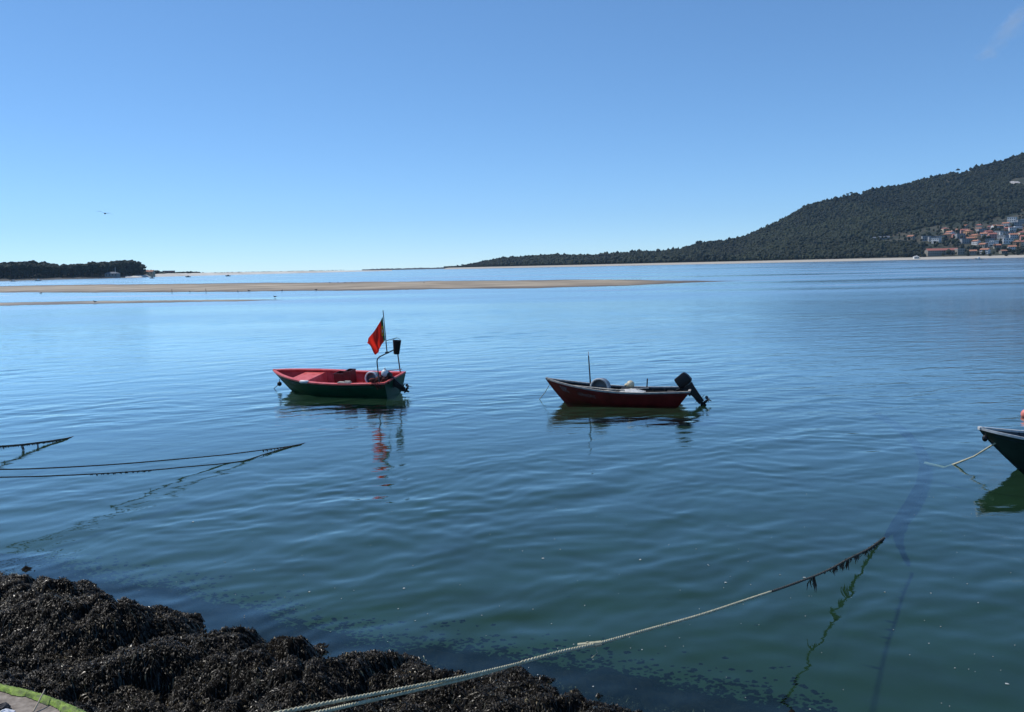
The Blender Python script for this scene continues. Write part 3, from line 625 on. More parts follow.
# village trees
VT = [(957, 243), (962, 246), (968, 246), (976, 247), (1008, 249), (1013, 251), (1004, 247), (998, 249), (1018, 252), (980, 248), (951, 226), (1000, 242), (987, 229), (972, 229), (1010, 245), (935, 244), (945, 243), (953, 241), (927, 243), (918, 244), (909, 244), (900, 243), (892, 244), (968, 253), (990, 253), (1022, 249), (1030, 246), (1040, 243), (985, 240), (995, 231), (960, 228), (1015, 226), (938, 231), (930, 233), (922, 234), (1006, 253), (975, 233)]
for px, py in VT:
    plant(3 if random.random() < .5 else 2, hill_hit(px, py + 3) - Vector((0, 0, 3)), random.uniform(7, 12), 'round dark tree among houses ' + village_place(px, py), 'trees among the village houses', 1.1)
# left shore buildings
def left_at(px, off, z=2.3): D = LD(px) + off; return Vector((az(px) * D, D, z))
o = house_proto('grey', 'grey', 19, 10, 4.5, 'hip', 1, 4, 'shore_house'); o.location = left_at(112.5, 14); tag(o, 'dark grey roofed house in front of the last tall pines on the left shore', 'house')
o = house_proto('cream', 'orange', 20, 10, 4.5, 'gable', 1, 4, 'shore_house'); o.location = left_at(148, 30, 4); tag(o, 'low house with a long orange roof behind the beach right of the pine wood', 'house')
o = house_proto('pink', 'pale', 18, 12, 5.5, 'flat', 1, 5, 'beach_building'); o.location = left_at(169, 60, 4); tag(o, 'pinkish flat roofed building rising from the scrub of the sand spit', 'building')
mb = MB(); p = left_at(115.6, 4, 0); mb.tube([p, p + Vector((0, 0, 17))], [.35, .2], 6); tag(mb.build('flag_mast', M['white']), 'tall white mast beside the dark grey roofed house on the left shore', 'mast')

def small_boat(px, py, L, hullm, label, cabin=None, group=None, rz=0):
    p = pz(px, py); root = empty('moored_boat', (p.x, p.y, 0), rz); mb = MB(); rings = []
    for i in range(9):
        t = i / 8; b = L * .17 * math.sin(PI / 2 * min(1, t / .45)) ** .7 * (1 - .25 * max(0, t - .6)) + .02; s = L * .13 + L * .07 * (1 - t) ** 2
        rings.append([(t * L - L / 2 + (.12 * L * (1 - t) ** 2 if q in (1, 2) else 0), y * b, z) for q, (y, z) in enumerate([(1, s), (.6, -.15), (-.6, -.15), (-1, s), (-.85, s * .6), (.85, s * .6)])])
    mb.loft(rings, caps=True); mb.build('hull', hullm, root)
    if cabin: c = MB(); c.box((L * .05, 0, L * .2), (L * .3, L * .2, L * .2), taper=.8, bev=.05); c.build('cabin', cabin, root)
    else: c = MB(); c.box((L * .46, 0, L * .17), (L * .09, L * .1, L * .2), bev=.03); c.build('outboard_motor', M['black'], root)
    return tag(root, label, 'boat', group)
small_boat(152, 278.4, 5, M['dark_hull'], 'tiny dark boat moored off the beach right of the pine wood', M['grey'])
small_boat(188, 277.2, 6, M['dark_hull'], 'tiny dark boat with a cabin moored off the middle of the sand spit', M['grey'])
small_boat(228, 276.3, 6, M['black'], 'tiny black boat moored farthest right off the sand spit', M['maroon'])
small_boat(38, 281.0, 7, M['white'], 'tiny white boat moored in front of the dark wood, right of the other white one', M['white'])
small_boat(13, 281.6, 6, M['white'], 'tiny white boat moored at the far left under the dark wood', M['white'])
small_boat(978.5, 259.6, 9, M['white'], 'tiny white motor boat off the village beach', M['white'])

# gulls standing on the sandbank, one flying
def gull(px, py, label, s=1.0):
    p = pz(px, py); root = empty('seabird', (p.x, p.y, 0), random.uniform(0, 6)); s *= .62
    b = MB(); b.ball((0, 0, .38 * s), .17 * s, 8, (1.9, 1, .9)); b.ball((.3 * s, 0, .58 * s), .09 * s, 6, (1.2, 1, 1)); b.tube([(.2 * s, 0, .42 * s), (.3 * s, 0, .58 * s)], .06 * s, 6)
    b.tube([(0, .05, .3 * s), (0, .05, -.1)], .02 * s, 4); b.tube([(0, -.05, .3 * s), (0, -.05, -.1)], .02 * s, 4); b.tube([(-.25 * s, 0, .4 * s), (-.5 * s, 0, .36 * s)], [.1 * s, .03 * s], 5)
    b.build('body', M['metal'], root); k = MB(); k.tube([(.37 * s, 0, .57 * s), (.5 * s, 0, .55 * s)], [.03 * s, .01 * s], 5); k.build('beak', M['cream'], root)
    tag(root, label, 'bird', 'dark seabirds on and beside the sandbank')
for px, py in [(238, 292.6), (249, 292), (282, 292), (190, 293), (330, 283.6), (338, 283.2), (345, 283.4), (352, 283.2), (41, 294.2), (424, 283.4), (316, 291)]:
    gull(px, py, {238: 'tiny dark seabird on the sandbank edge, just right of the two posts', 249: 'second tiny dark seabird right of the two posts', 282: 'tiny dark seabird on the sandbank under the far end of the scrub', 190: 'tiny dark seabird between the two posts', 41: 'tiny dark seabird in the water below the left end of the sandbank', 424: 'lone tiny seabird on the back of the sandbank, left of the peninsula tip', 316: 'tiny dark seabird on the near edge of the sandbank below the flock'}.get(px, 'tiny dark seabird in the flock on the back of the sandbank'), 1.2)
for px, py, l_ in [(275, 298, 'tiny dark seabird alone in the water between sandbank and sandbar'), (95, 303, 'tiny dark seabird on the thin near sandbar')]: gull(px, py, l_)
p = pY(105, 213.5, 130); root = empty('flying_bird', p, .3)
b = MB(); b.ball((0, 0, 0), .13, 10, (2.4, 1, .9)); b.tube([(-.25, 0, 0), (-.55, 0, .02)], [.09, .04], 6); b.ball((.3, 0, .04), .09, 8); b.build('body', M['metal'], root)
for sg in (1, -1):
    w = MB(); w.loft([[(.16, sg * .08, .05), (-.14, sg * .08, .05), (-.14, sg * .08, .02), (.16, sg * .08, .02)], [(.2, sg * .55, .2 + .12 * sg), (-.1, sg * .55, .2 + .12 * sg), (-.1, sg * .55, .18 + .12 * sg), (.2, sg * .55, .18 + .12 * sg)], [(.0, sg * 1.1, .05 + .28 * sg), (-.12, sg * 1.1, .05 + .28 * sg), (-.12, sg * 1.1, .04 + .28 * sg), (0, sg * 1.1, .04 + .28 * sg)]], caps=True)
    w.build('wing', M['metal'], root)
root.rotation_euler = (0, 0, 1.9); tag(root, 'dark bird gliding low in the sky above the left shore', 'bird')

# ================================================================== BOATS
class Hull:
    def __init__(s, L, beam, zb, zm, zs, rake_b, rake_s, full=.45, pw=.75, tr=.82, flare=.72):
        s.L, s.beam, s.zb, s.zm, s.zs, s.rb, s.rs, s.full, s.pw, s.tr, s.fl = L, beam, zb, zm, zs, rake_b, rake_s, full, pw, tr, flare
    def hb(s, t):
        f = math.sin(PI / 2 * min(1, t / s.full)) ** s.pw
        if t > .6: f *= 1 - (1 - s.tr) * ((t - .6) / .4) ** 1.5
        return max(s.beam / 2 * f, .025)
    def sheer(s, t): return s.zm + (s.zb - s.zm) * max(0, 1 - t / .7) ** 2 + (s.zs - s.zm) * max(0, (t - .5) / .5) ** 2
    def pt(s, t, w, side, inset=0, dz=0):
        """w 0 keel .. .3 chine .. 1 sheer"""
        b = max(s.hb(t) - inset, .004); k = -.14; zs = s.sheer(t); zc = -.02 + .34 * max(0, 1 - t / .45) ** 2
        if w < .3: q = w / .3; y = b * s.fl * (.9 if t > .3 else .75 + .15 * t / .3) * q; z = k + (zc - k) * q ** 1.5
        else:
            q = (w - .3) / .7; y0 = s.fl * (.9 if t > .3 else .75 + .15 * t / .3); y = b * (y0 + (1 - y0) * (q ** .85)); z = zc + (zs - zc) * q
        zz = min(0, (z - zs) / max(zs - k, .1))            # 0 at sheer, -1 keel
        x = t * s.L - s.L / 2 + s.rb * (-zz) ** 1.1 * (1 - t) ** 3 - s.rs * (-zz) * t ** 8
        return Vector((x, side * y, z + dz))
WS = [0, .1, .2, .3, .42, .55, .7, .85, 1]
def build_hull(H_, root, outer, inner, gun, floor_z=.05, cap_w=.07, deck=None, deck_m=None, rubm=None):
    T = [i / 36 for i in range(37)]; T[0] = 0
    mb = MB(); rings = []
    for t in T: rings.append([H_.pt(t, w, -1) for w in WS[::-1]] + [H_.pt(t, w, 1) for w in WS[1:]])
    mb.loft(rings, close=False); n = len(rings[0]); tr = rings[-1]; mb.add(tr, [tuple(range(n))])
    mb.build('hull', outer, root, smooth=True, angle=35)
    # inner skin
    def inn(t, z, side):
        lo, hi = .3, 1.0
        for _ in range(14):
            md = (lo + hi) / 2
            if H_.pt(t, md, 1).z < z: lo = md
            else: hi = md
        p = H_.pt(t, lo, side); p.y = side * max(abs(p.y) - .035, .003); p.z = max(p.z, z); return p
    T2 = [.03 + .955 * i / 34 for i in range(35)]; rings = []
    for t in T2:
        zs = H_.sheer(t) + .004; zf = max(floor_z, H_.pt(t, .3, 1).z + .02); r = [inn(t, zs + (zf - zs) * j / 5, -1) for j in range(6)] + [inn(t, zs + (zf - zs) * j / 5, 1) for j in range(5, -1, -1)]
        r[0].z = r[-1].z = zs; rings.append(r)
    mb = MB(); mb.loft(rings, close=False); mb.add(rings[-1], [tuple(range(12))]); mb.add(rings[0], [tuple(range(12))])
    # ribs
    for k in range(7, 32, 3):
        r = rings[k]
        for sd in (0, 1):
            seq = r[:6] if sd == 0 else r[6:][::-1]; sg = 1 if sd == 0 else -1
            mb.tube([p + Vector((0, sg * .008, 0)) for p in seq[:5]], .014, 5)
    mb.build('inner_skin', inner, root, smooth=True, angle=40)
    # gunwale cap
    mb = MB()
    for side in (-1, 1):
        rr = []
        for t in T:
            p = H_.pt(t, 1, side); q = p.copy(); i_ = max(abs(p.y) - cap_w, 0); q.y = side * i_; o_ = p + Vector((0, side * .018, 0))
            rr.append([o_ + Vector((0, 0, -.025)), o_ + Vector((0, 0, .022)), q + Vector((0, 0, .022)), q + Vector((0, 0, -.02))])
        mb.loft(rr, caps=True)
    p = H_.pt(1, 1, -1); q = H_.pt(1, 1, 1); mb.box(((p.x - .03), 0, p.z + .004), (.07, abs(q.y - p.y) - .02, .05))
    p = H_.pt(0, 1, 1); mb.box((p.x + .015, 0, p.z + .004), (.07, .1, .06), bev=.01)
    mb.build('gunwale', gun, root, smooth=True, angle=30)
    # rub strake
    mb = MB()
    for side in (-1, 1): mb.tube([H_.pt(t, .86, side) + Vector((0, side * .004, 0)) for t in T[1:]], .011, 5)
    mb.build('rub_rail', rubm or outer, root, smooth=True)
    # stem post
    mb = MB(); mb.tube([H_.pt(0, w, 1) * 1.0 + Vector((-.008, -H_.pt(0, w, 1).y, 0)) for w in WS], .022, 6); mb.build('stem_post', rubm or outer, root, smooth=True)
    return inn
def thwart(H_, inn, root, t, z, wd, m, name='seat', th=.035):
    a = inn(t, z, -1); b = inn(t, z, 1); mb = MB(); mb.box(((a.x + b.x) / 2, 0, z), (wd, abs(b.y - a.y), th), bev=.008); return mb.build(name, m, root)
def deck_between(H_, inn, t0, t1, drop, m, root, name='foredeck', k=10):
    mb = MB(); A = []; B = []
    for i in range(k + 1):
        t = t0 + (t1 - t0) * i / k; z = H_.sheer(t) - drop; a = inn(t, z, -1); b = inn(t, z, 1); A.append(Vector((a.x, a.y, z))); B.append(Vector((b.x, b.y, z)))
    dn = [Vector((0, 0, -.03))] ; mb.loft([[a, b, b + dn[0], a + dn[0]] for a, b in zip(A, B)], caps=True)
    # bulkhead under the aft edge
    a, b = A[-1], B[-1]; mb.add([a, b, inn(t1, .14, 1), inn(t1, .14, -1)], [(0, 1, 2, 3)])
    return mb.build(name, m, root)
def outboard(parent, loc, tilt, yaw=0, s=1.0, fin=True):
    """pivot at loc (transom top); +x aft; tilt leans the cowl forward and lifts the leg aft"""
    root = empty('outboard_motor', loc); root.parent = parent; root.rotation_euler = (0, -tilt, yaw); root.scale = (s, s, s)
    c = MB(); rings = []
    for z, wx, wy, ox in [(.16, .15, .11, .0), (.19, .2, .13, .01), (.24, .23, .145, .02), (.38, .225, .145, .02), (.5, .205, .13, .01), (.54, .185, .115, .005), (.555, .14, .085, 0)]:
        rings.append([(ox + wx * math.copysign(abs(math.cos(a_)) ** .3, math.cos(a_)), wy * math.copysign(abs(math.sin(a_)) ** .3, math.sin(a_)), z) for a_ in [2 * PI * i / 20 for i in range(20)]])
    c.loft(rings, caps=True); c.build('cowl', M['cowl'], root, smooth=True, angle=28)
    st = MB(); st.torus((.02, 0, .235), .2, .012, n=20, k=5, sq=.68); st.build('cowl_band', M['grey'], root, smooth=True)
    leg = MB(); leg.loft([[(x0, -y0, z), (x1, -y0 * .5, z), (x1, y0 * .5, z), (x0, y0, z)] for z, x0, x1, y0 in [(.18, -.15, .19, .1), (.0, -.1, .16, .08), (-.3, -.07, .13, .055), (-.48, -.08, .12, .04), (-.6, -.07, .11, .03)]], caps=True)
    leg.box((.05, 0, -.46), (.34, .17, .018)); leg.tube([(-.1, 0, -.66), (-.04, 0, -.66), (.12, 0, -.66), (.2, 0, -.66)], [.012, .045, .05, .035], 10)
    leg.loft([[(-.02, -.012, -.68), (.08, -.008, -.68), (.08, .008, -.68), (-.02, .012, -.68)], [(.03, -.006, -.82), (.09, -.004, -.82), (.09, .004, -.82), (.03, .006, -.82)]], caps=True)
    leg.loft([[(-.04, -.02, -.6), (.06, -.012, -.6), (.06, .012, -.6), (-.04, .02, -.6)], [(-.04, -.02, -.66), (.06, -.012, -.66), (.06, .012, -.66), (-.04, .02, -.66)]], caps=True)
    leg.build('drive_leg', M['black'], root).scale = (1, 1, .88)
    pr = MB(); pr.tube([(.2, 0, -.66), (.28, 0, -.66)], [.035, .015], 8)
    for i in range(3):
        R_ = Matrix.Rotation(2 * PI * i / 3, 3, 'X'); pts = [(.2, -.02, .02), (.25, .02, .02), (.27, .07, .1), (.24, .05, .15), (.21, -.02, .15), (.19, -.05, .08)]
        f = [R_ @ Vector(q) + Vector((0, 0, -.66)) for q in pts]; pr.add(f + [q + Vector((.008, 0, 0)) for q in f], [(0, 1, 2, 3, 4, 5), (11, 10, 9, 8, 7, 6)] + [(i_, (i_ + 1) % 6, (i_ + 1) % 6 + 6, i_ + 6) for i_ in range(6)])
    pr.build('propeller', M['metal'], root).scale = (1, 1, .88)
    br = MB(); br.box((-.11, .07, -.02), (.06, .03, .26)); br.box((-.11, -.07, -.02), (.06, .03, .26)); br.box((-.13, 0, .07), (.05, .2, .05)); br.build('clamp_bracket', M['metal'], root)
    tl = MB(); tl.tube([(-.15, 0, .2), (-.35, 0, .24), (-.62, 0, .27)], [.025, .02, .018], 8); tl.build('tiller', M['black'], root, smooth=True)
    return root
def strokes(H_, root, t0, t1, w, hgt, n, m, side=-1, slope=0):
    """small worn painted characters along the topside, too worn to read"""
    mb = MB(); r = random.Random(n * 7 + int(t0 * 100))
    for i in range(n):
        t = t0 + (t1 - t0) * i / n; dt = (t1 - t0) / n * .62
        def P(u, v): q = H_.pt(t + dt * u, w + hgt * v, side); q.y += side * .005; return q
        def bar(a, b):
            (u0, v0), (u1, v1) = a, b; th = .13
            if abs(v1 - v0) > abs(u1 - u0): mb.add([P(u0 - th, v0), P(u0 + th, v0), P(u1 + th, v1), P(u1 - th, v1)], [(0, 1, 2, 3)])
            else: mb.add([P(u0, v0 - th * .8), P(u1, v1 - th * .8), P(u1, v1 + th * .8), P(u0, v0 + th * .8)], [(0, 1, 2, 3)])
        k = r.randint(0, 3); bar((.1, 0), (.1, 1))
        if k != 1: bar((.1, 1), (.9, 1))
        if k in (0, 2): bar((.1, .5), (.8, .5))
        if k in (1, 2): bar((.9, 0), (.9, 1))
        if k in (0, 3): bar((.1, 0), (.9, 0))
    return mb.build('hull_lettering', m, root)

def boat_root(name, bow_xy, ang, L, heel=0):
    """bow (sheer) at bow_xy, stern along +x local rotated by -ang"""
    c = Vector((bow_xy[0] + L / 2 * math.cos(ang), bow_xy[1] - L / 2 * math.sin(ang), 0)); o = empty(name, c, -ang); o.rotation_euler = (heel, 0, -ang); return o
letter = mat('worn_lettering', (.3, .3, .3), .7, .4, 9)

# ---- boat 1: green hull, red inside, flag
H1 = Hull(4.95, 1.85, .76, .55, .6, .85, .10, .5, .72, .84)
b1 = boat_root('fishing_boat', (-8.6, 31.75), math.radians(21), 4.95, math.radians(7.5)); tag(b1, 'green hulled fishing boat with red inside, flying a red flag', 'boat')
inn1 = build_hull(H1, b1, M['green_hull'], M['red_inner'], M['coral'], .1, .13)
deck_between(H1, inn1, .2, .34, .07, M['coral'], b1)
deck_between(H1, inn1, .035, .2, .26, M['red_inner'], b1, 'bow_locker')
thwart(H1, inn1, b1, .56, .36, .22, M['red_inner']); thwart(H1, inn1, b1, .9, .42, .42, M['orange'], 'stern_seat')
strokes(H1, b1, .1, .16, .72, .14, 4, letter); strokes(H1, b1, .19, .26, .74, .12, 5, letter)
outboard(b1, (4.95 / 2 - .03, -.12, .46), math.radians(54), .1, .88)
# stern arch with flag staff
xa = 2.25; ya = .76; mb = MB(); za = 1.34
mb.tube([(xa + .02, -ya, .45), (xa, -ya * .96, za), (xa, -ya * .9, za + .08), (xa, -ya * .7, za + .12), (xa, ya * .7, za + .12), (xa, ya * .9, za + .08), (xa, ya * .96, za), (xa + .02, ya, .45)], .022, 8)
arch = mb.build('stern_arch', M['metal'], b1, smooth=True)
sf = MB(); sf.tube([(xa, .0, za + .12), (xa + .0, .02, za + 1.6)], [.02, .014], 8); sf.tube([(xa, .01, za + .55), (xa + .1, .25, za + .55), (xa + .16, .5, za + .55)], .012, 6); sf.box((xa, .0, za + .14), (.1, .1, .06)); staff = sf.build('flag_staff', M['metal'], b1, smooth=True)
def flag():
    nu, nv = 26, 20; verts = []; uv = []
    for j in range(nv):
        v = j / (nv - 1)
        for i in range(nu):
            u = i / (nu - 1)
            top_ = (-.03 - .84 * u, za + 1.38 - .96 * u ** 1.1); bot = (-.03 - .5 * u, za + .58 - .56 * u)
            sag = .06 * math.sin(PI * u) ; x = top_[0] + (bot[0] - top_[0]) * v; z = top_[1] + (bot[1] - top_[1]) * v - sag * (1 - v)
            y = .09 * math.sin(u * 7 + v * 2.4) * u ** .6 + .05 * math.sin(u * 15 - v * 5) * u + .12 * u
            verts.append((xa + x, .01 + y, z)); uv.append((u, 1 - v))
    f = [(j * nu + i, j * nu + i + 1, (j + 1) * nu + i + 1, (j + 1) * nu + i) for j in range(nv - 1) for i in range(nu - 1)]
    me = bpy.data.meshes.new('flag'); me.from_pydata(verts, [], f); ul = me.uv_layers.new(name='UVMap')
    for lp in me.loops: ul.data[lp.index].uv = uv[lp.vertex_index]
    me.polygons.foreach_set('use_smooth', [True] * len(f))
    m = bpy.data.materials.new('flag_cloth'); m.use_nodes = True; n = m.node_tree.nodes; l = m.node_tree.links; b = n['Principled BSDF']
    tc = n.new('ShaderNodeUVMap'); sp = n.new('ShaderNodeSeparateXYZ'); l.new(tc.outputs[0], sp.inputs[0])
    g = n.new('ShaderNodeMath'); g.operation = 'LESS_THAN'; g.inputs[1].default_value = .15; l.new(sp.outputs['X'], g.inputs[0])
    mx = n.new('ShaderNodeMixRGB'); mx.inputs[1].default_value = (.8, .035, .02, 1); mx.inputs[2].default_value = (.01, .09, .03, 1); l.new(g.outputs[0], mx.inputs[0])
    def disc(cx, cy, rx, ry, rin):
        mp = n.new('ShaderNodeMapping'); mp.inputs['Location'].default_value = (-cx / rx, -cy / ry, 0); mp.inputs['Scale'].default_value = (1 / rx, 1 / ry, 0); l.new(tc.outputs[0], mp.inputs['Vector'])
        ln = n.new('ShaderNodeVectorMath'); ln.operation = 'LENGTH'; l.new(mp.outputs[0], ln.inputs[0]); a_ = n.new('ShaderNodeMath'); a_.operation = 'LESS_THAN'; a_.inputs[1].default_value = 1; l.new(ln.outputs['Value'], a_.inputs[0])
        b_ = n.new('ShaderNodeMath'); b_.operation = 'GREATER_THAN'; b_.inputs[1].default_value = rin; l.new(ln.outputs['Value'], b_.inputs[0]); c_ = n.new('ShaderNodeMath'); c_.operation = 'MULTIPLY'; l.new(a_.outputs[0], c_.inputs[0]); l.new(b_.outputs[0], c_.inputs[1]); return c_
    cur = mx
    for (cx, cy, rx, ry, ri, colr) in [(.13, .5, .08, .22, .7, (.8, .5, .03, 1)), (.13, .5, .045, .13, 0, (.75, .08, .05, 1)), (.13, .5, .025, .07, 0, (.75, .72, .7, 1))]:
        d = disc(cx, cy, rx, ry, ri); m2 = n.new('ShaderNodeMixRGB'); l.new(d.outputs[0], m2.inputs[0]); l.new(cur.outputs[0], m2.inputs[1]); m2.inputs[2].default_value = colr; cur = m2
    l.new(cur.outputs[0], b.inputs['Base Color']); b.inputs['Roughness'].default_value = .8
    tr = n.new('ShaderNodeBsdfTranslucent'); l.new(cur.outputs[0], tr.inputs['Color']); ms = n.new('ShaderNodeMixShader'); ms.inputs[0].default_value = .65
    l.new(b.outputs[0], ms.inputs[1]); l.new(tr.outputs[0], ms.inputs[2]); l.new(ms.outputs[0], n['Material Output'].inputs['Surface'])
    me.materials.append(m); o = bpy.data.objects.new('flag', me); COL.objects.link(o); o.parent = staff
flag()
bpy.context.view_layer.update()
def W1(p): return b1.matrix_world @ Vector(p)
def bind_rot(o, root): o.rotation_euler = root.rotation_euler
# hanging bucket
def bucket(loc):
    root = empty('bucket', loc); mb = MB()
    mb.lathe([(.001, -.48), (.095, -.48), (.1, -.47), (.145, -.03), (.155, -.02), (.155, 0), (.14, 0), (.09, -.45), (.001, -.45)], n=22); mb.build('pail', M['black'], root, smooth=True, angle=30)
    h = MB(); h.tube([(-.15, 0, -.02), (-.1, 0, .05), (0, 0, .085), (.1, 0, .05), (.15, 0, -.02)], .008, 6); h.build('handle', M['metal'], root, smooth=True); root.rotation_euler = (0, .08, -.3)
    return tag(root, 'tall black bucket hanging from the flag staff of the green boat', 'bucket')
bucket(W1((xa + .16, .5, za + .55)) + Vector((0, 0, -.09)))
def drum(loc, rz, R_, w, label, rim, wall, tilt=0):
    root = empty('round_tub', loc, rz); root.rotation_euler = (PI / 2 + tilt, 0, rz); mb = MB()     # axis horizontal, mouth towards local +z
    mb.lathe([(R_ * .9, w / 2), (R_, w / 2 - .02), (R_ * .96, -w / 2), (.001, -w / 2), (.001, -w / 2 + .02), (R_ * .9, -w / 2 + .02), (R_ * .92, w / 2 - .01)], n=26); mb.build('tub_wall', wall, root, smooth=True, angle=35)
    t_ = MB(); t_.torus((0, 0, w / 2), R_ * .97, .028, n=26); t_.build('rim', rim, root, smooth=True); k = MB(); k.ball((0, -R_ * .3, 0), R_ * .5, 8, (1.2, .7, .6)); k.build('net_bundle', M['maroon'], root)
    return tag(root, label, 'tub')
drum(W1((1.8, -.34, .66)), math.radians(-22), .225, .24, 'white rimmed grey round tub on its side by the stern of the green boat', M['white'], M['grey'])
# maroon crate pair
def crate(loc, size, rz, m, label, rot=None):
    root = empty('fish_crate', loc, rz); sx_, sy_, sz_ = size; mb = MB()
    for s_ in (-1, 1):
        mb.box((s_ * (sx_ / 2 - .01), 0, sz_ / 2), (.02, sy_, sz_)); mb.box((0, s_ * (sy_ / 2 - .01), sz_ / 2), (sx_ - .045, .02, sz_ - .004))
    mb.box((0, 0, .012), (sx_ - .05, sy_ - .05, .02)); mb.build('crate_body', m, root); r = MB(); r.torus((0, 0, sz_), 1, .02, n=4, k=5)
    lip = MB()
    for s_ in (-1, 1): lip.box((s_ * sx_ / 2, 0, sz_ - .03), (.02, sy_ + .03, .035)); lip.box((0, s_ * sy_ / 2, sz_ - .03), (sx_ - .02, .02, .035))
    lip.build('crate_lip', m, root); root.rotation_euler = b1.rotation_euler if rot is None else rot
    return tag(root, label, 'crate')
crate(W1((.3, .1, .38)), (.4, .4, .34), 0, M['maroon'], 'dark red fish crate on the middle seat of the green boat')
crate(W1((.66, .05, .26)), (.24, .42, .56), 0, M['maroon'], 'taller dark red crate with a raised back, nearer the stern of the green boat')
mb = MB(); mb.ball((0, 0, 0), .13, 12, (1, 1, 1.05)); mb.tube([(0, 0, .12), (0, 0, .18)], .035, 8); o = mb.build('float_buoy', M['white'], smooth=True); o.location = W1((2.2, -.2, .8)); tag(o, 'round white float wedged beside the motor of the green boat', 'buoy')
mb = MB(); mb.tube([(-.18, 0, 0), (-.14, 0, 0), (.14, 0, 0), (.18, 0, 0)], [.03, .06, .06, .03], 10); o = mb.build('fender', M['white'], smooth=True); o.location = W1((-.62, -.87, .6)); o.rotation_euler = (0, 0, -.35); tag(o, 'short white fender lying on the near gunwale of the green boat', 'fender')
mb = MB(); mb.box((0, 0, 0), (.5, .16, .04), bev=.01); mb.box((.1, .02, .035), (.2, .12, .03)); o = mb.build('board', M['grey_wood']); o.location = W1((.95, -.8, .6)); o.rotation_euler = b1.rotation_euler; tag(o, 'pale board lying on the near gunwale in front of the tub', 'board')
mb = MB(); mb.tube([(-.3, 0, 0), (.4, .05, .06)], .016, 6); o = mb.build('boat_hook', M['grey_wood']); o.location = W1((2.0, .55, .68)); tag(o, 'short wooden boat hook resting on the orange stern seat of the green boat', 'boat hook')
mb = MB(); rr = random.Random(5)
for k in range(26): mb.ball((rr.gauss(0, .15), rr.gauss(0, .09), rr.uniform(-.12, .1)), rr.uniform(.05, .1), 6, (1.3, 1, .7))
for k in range(14): a_ = (rr.uniform(-.3, .3), rr.uniform(-.2, .1), rr.uniform(-.1, .12)); mb.tube([a_, (a_[0] + rr.uniform(-.1, .1), a_[1] - .08, a_[2] - .05), (a_[0] + rr.uniform(-.15, .15), a_[1] - .14, a_[2] - .22)], .012, 5)
o = mb.build('net_heap', mat('dark_net', (.035, .008, .008), .9, .6, 14, col2=(.14, .02, .015), bump=.6), smooth=True); o.location = W1((2.12, -.56, .62)); tag(o, 'dark red net heaped over the near stern corner of the green boat', 'fishing net')
# float on bow line
fb = pY(279.5, 383.8, 31.9); mb = MB(); mb.ball(fb, .085, 12, (1, 1, 1)); mb.v = mb.v; o = mb.build('line_float', M['black'], smooth=True); tag(o, 'small black float threaded on the bow line of the green boat', 'float')
bt = W1((-4.95 / 2 + .2, 0, .42)); e_ = pz(272.5, 388.3); mb = MB(); mb.tube([bt, fb, Vector((e_.x, e_.y, -.05))], .012, 6); tag(mb.build('bow_line', M['dark_rope'], smooth=True), 'short dark bow line of the green boat dipping into the water', 'rope')

# ---- boat 2: dark red hull
H2 = Hull(4.5, 1.36, .75, .41, .46, .72, .46, .5, .8, .8)
b2 = boat_root('fishing_boat', (1.07, 27.62), math.radians(15), 4.5); tag(b2, 'dark red hulled fishing boat with black inside and raised black motor', 'boat')
inn2 = build_hull(H2, b2, M['red_hull'], M['dark_inner'], M['grey_wood'], .08, .065)
deck_between(H2, inn2, .035, .13, .06, M['dark_inner'], b2)
thwart(H2, inn2, b2, .3, .36, .2, M['dark_inner']); thwart(H2, inn2, b2, .58, .3, .24, M['grey_wood']); thwart(H2, inn2, b2, .86, .34, .2, M['dark_inner'], 'stern_seat')
strokes(H2, b2, .09, .15, .62, .2, 4, letter); strokes(H2, b2, .22, .36, .62, .12, 9, mat('worn_name', (.22, .17, .16), .7, .4, 9))
outboard(b2, (4.5 / 2 - .03, 0, .46), math.radians(40), -.1, .98)
bpy.context.view_layer.update()
def W2(p): return b2.matrix_world @ Vector(p)
mb = MB(); mb.tube([(0, 0, 0), (-.03, 0, .55), (-.06, 0, 1.1)], [.026, .022, .018], 8); mb.tube([(-.06, 0, 1.1), (-.065, 0, 1.22)], .014, 6, mi=1)
o = mb.build('mast', [M['metal'], M['white']], b2); o.location = (-.83, -.0, .38)
drum(W2((-.5, -.1, .5)), math.radians(-25), .29, .3, 'round open tub with a white rim in the forward part of the red boat', M['white_paint'], M['grey'])
mb = MB(); mb.ball((0, 0, 0), .125, 14); mb.ball((-.1, .05, -.02), .07, 8, (1.2, 1, .8)); o = mb.build('float_buoy', M['cream'], smooth=True); o.location = W2((.38, .22, .56)); tag(o, 'round cream float sitting amidships in the red boat', 'buoy')
mb = MB(); mb.box((0, 0, 0), (.55, .5, .3), bev=.03); o = mb.build('net_box', M['dark_inner']); o.location = W2((.38, .2, .29)); tag(o, 'low black box under the cream float in the red boat', 'box')
mb = MB(); mb.tube([(0, 0, 0), (.02, 0, .34)], .022, 6); o = mb.build('thole_post', M['metal'], b2); o.location = (.86, .45, .38)
def plank(a, b, r1, label, nm='oar'):
    mb = MB(); a = Vector(a); b = Vector(b); mb.tube([a, a.lerp(b, .25), b], [r1, r1 * .8, r1 * .7], 8); d = (b - a).normalized()
    bl = MB(); c = a + d * -.12; q = d.to_track_quat('X', 'Z').to_matrix(); bl.box(a - d * .16, (.42, .13, .02), rot=q)
    root = empty(nm, (0, 0, 0)); mb.build('shaft', M['pale_wood'], root, smooth=True); bl.build('blade', M['pale_wood'], root); return tag(root, label, 'oar')
plank(W2((-1.45, -.2, .56)), W2((.3, -.5, .47)), .026, 'long weathered oar lying along the near side of the red boat')
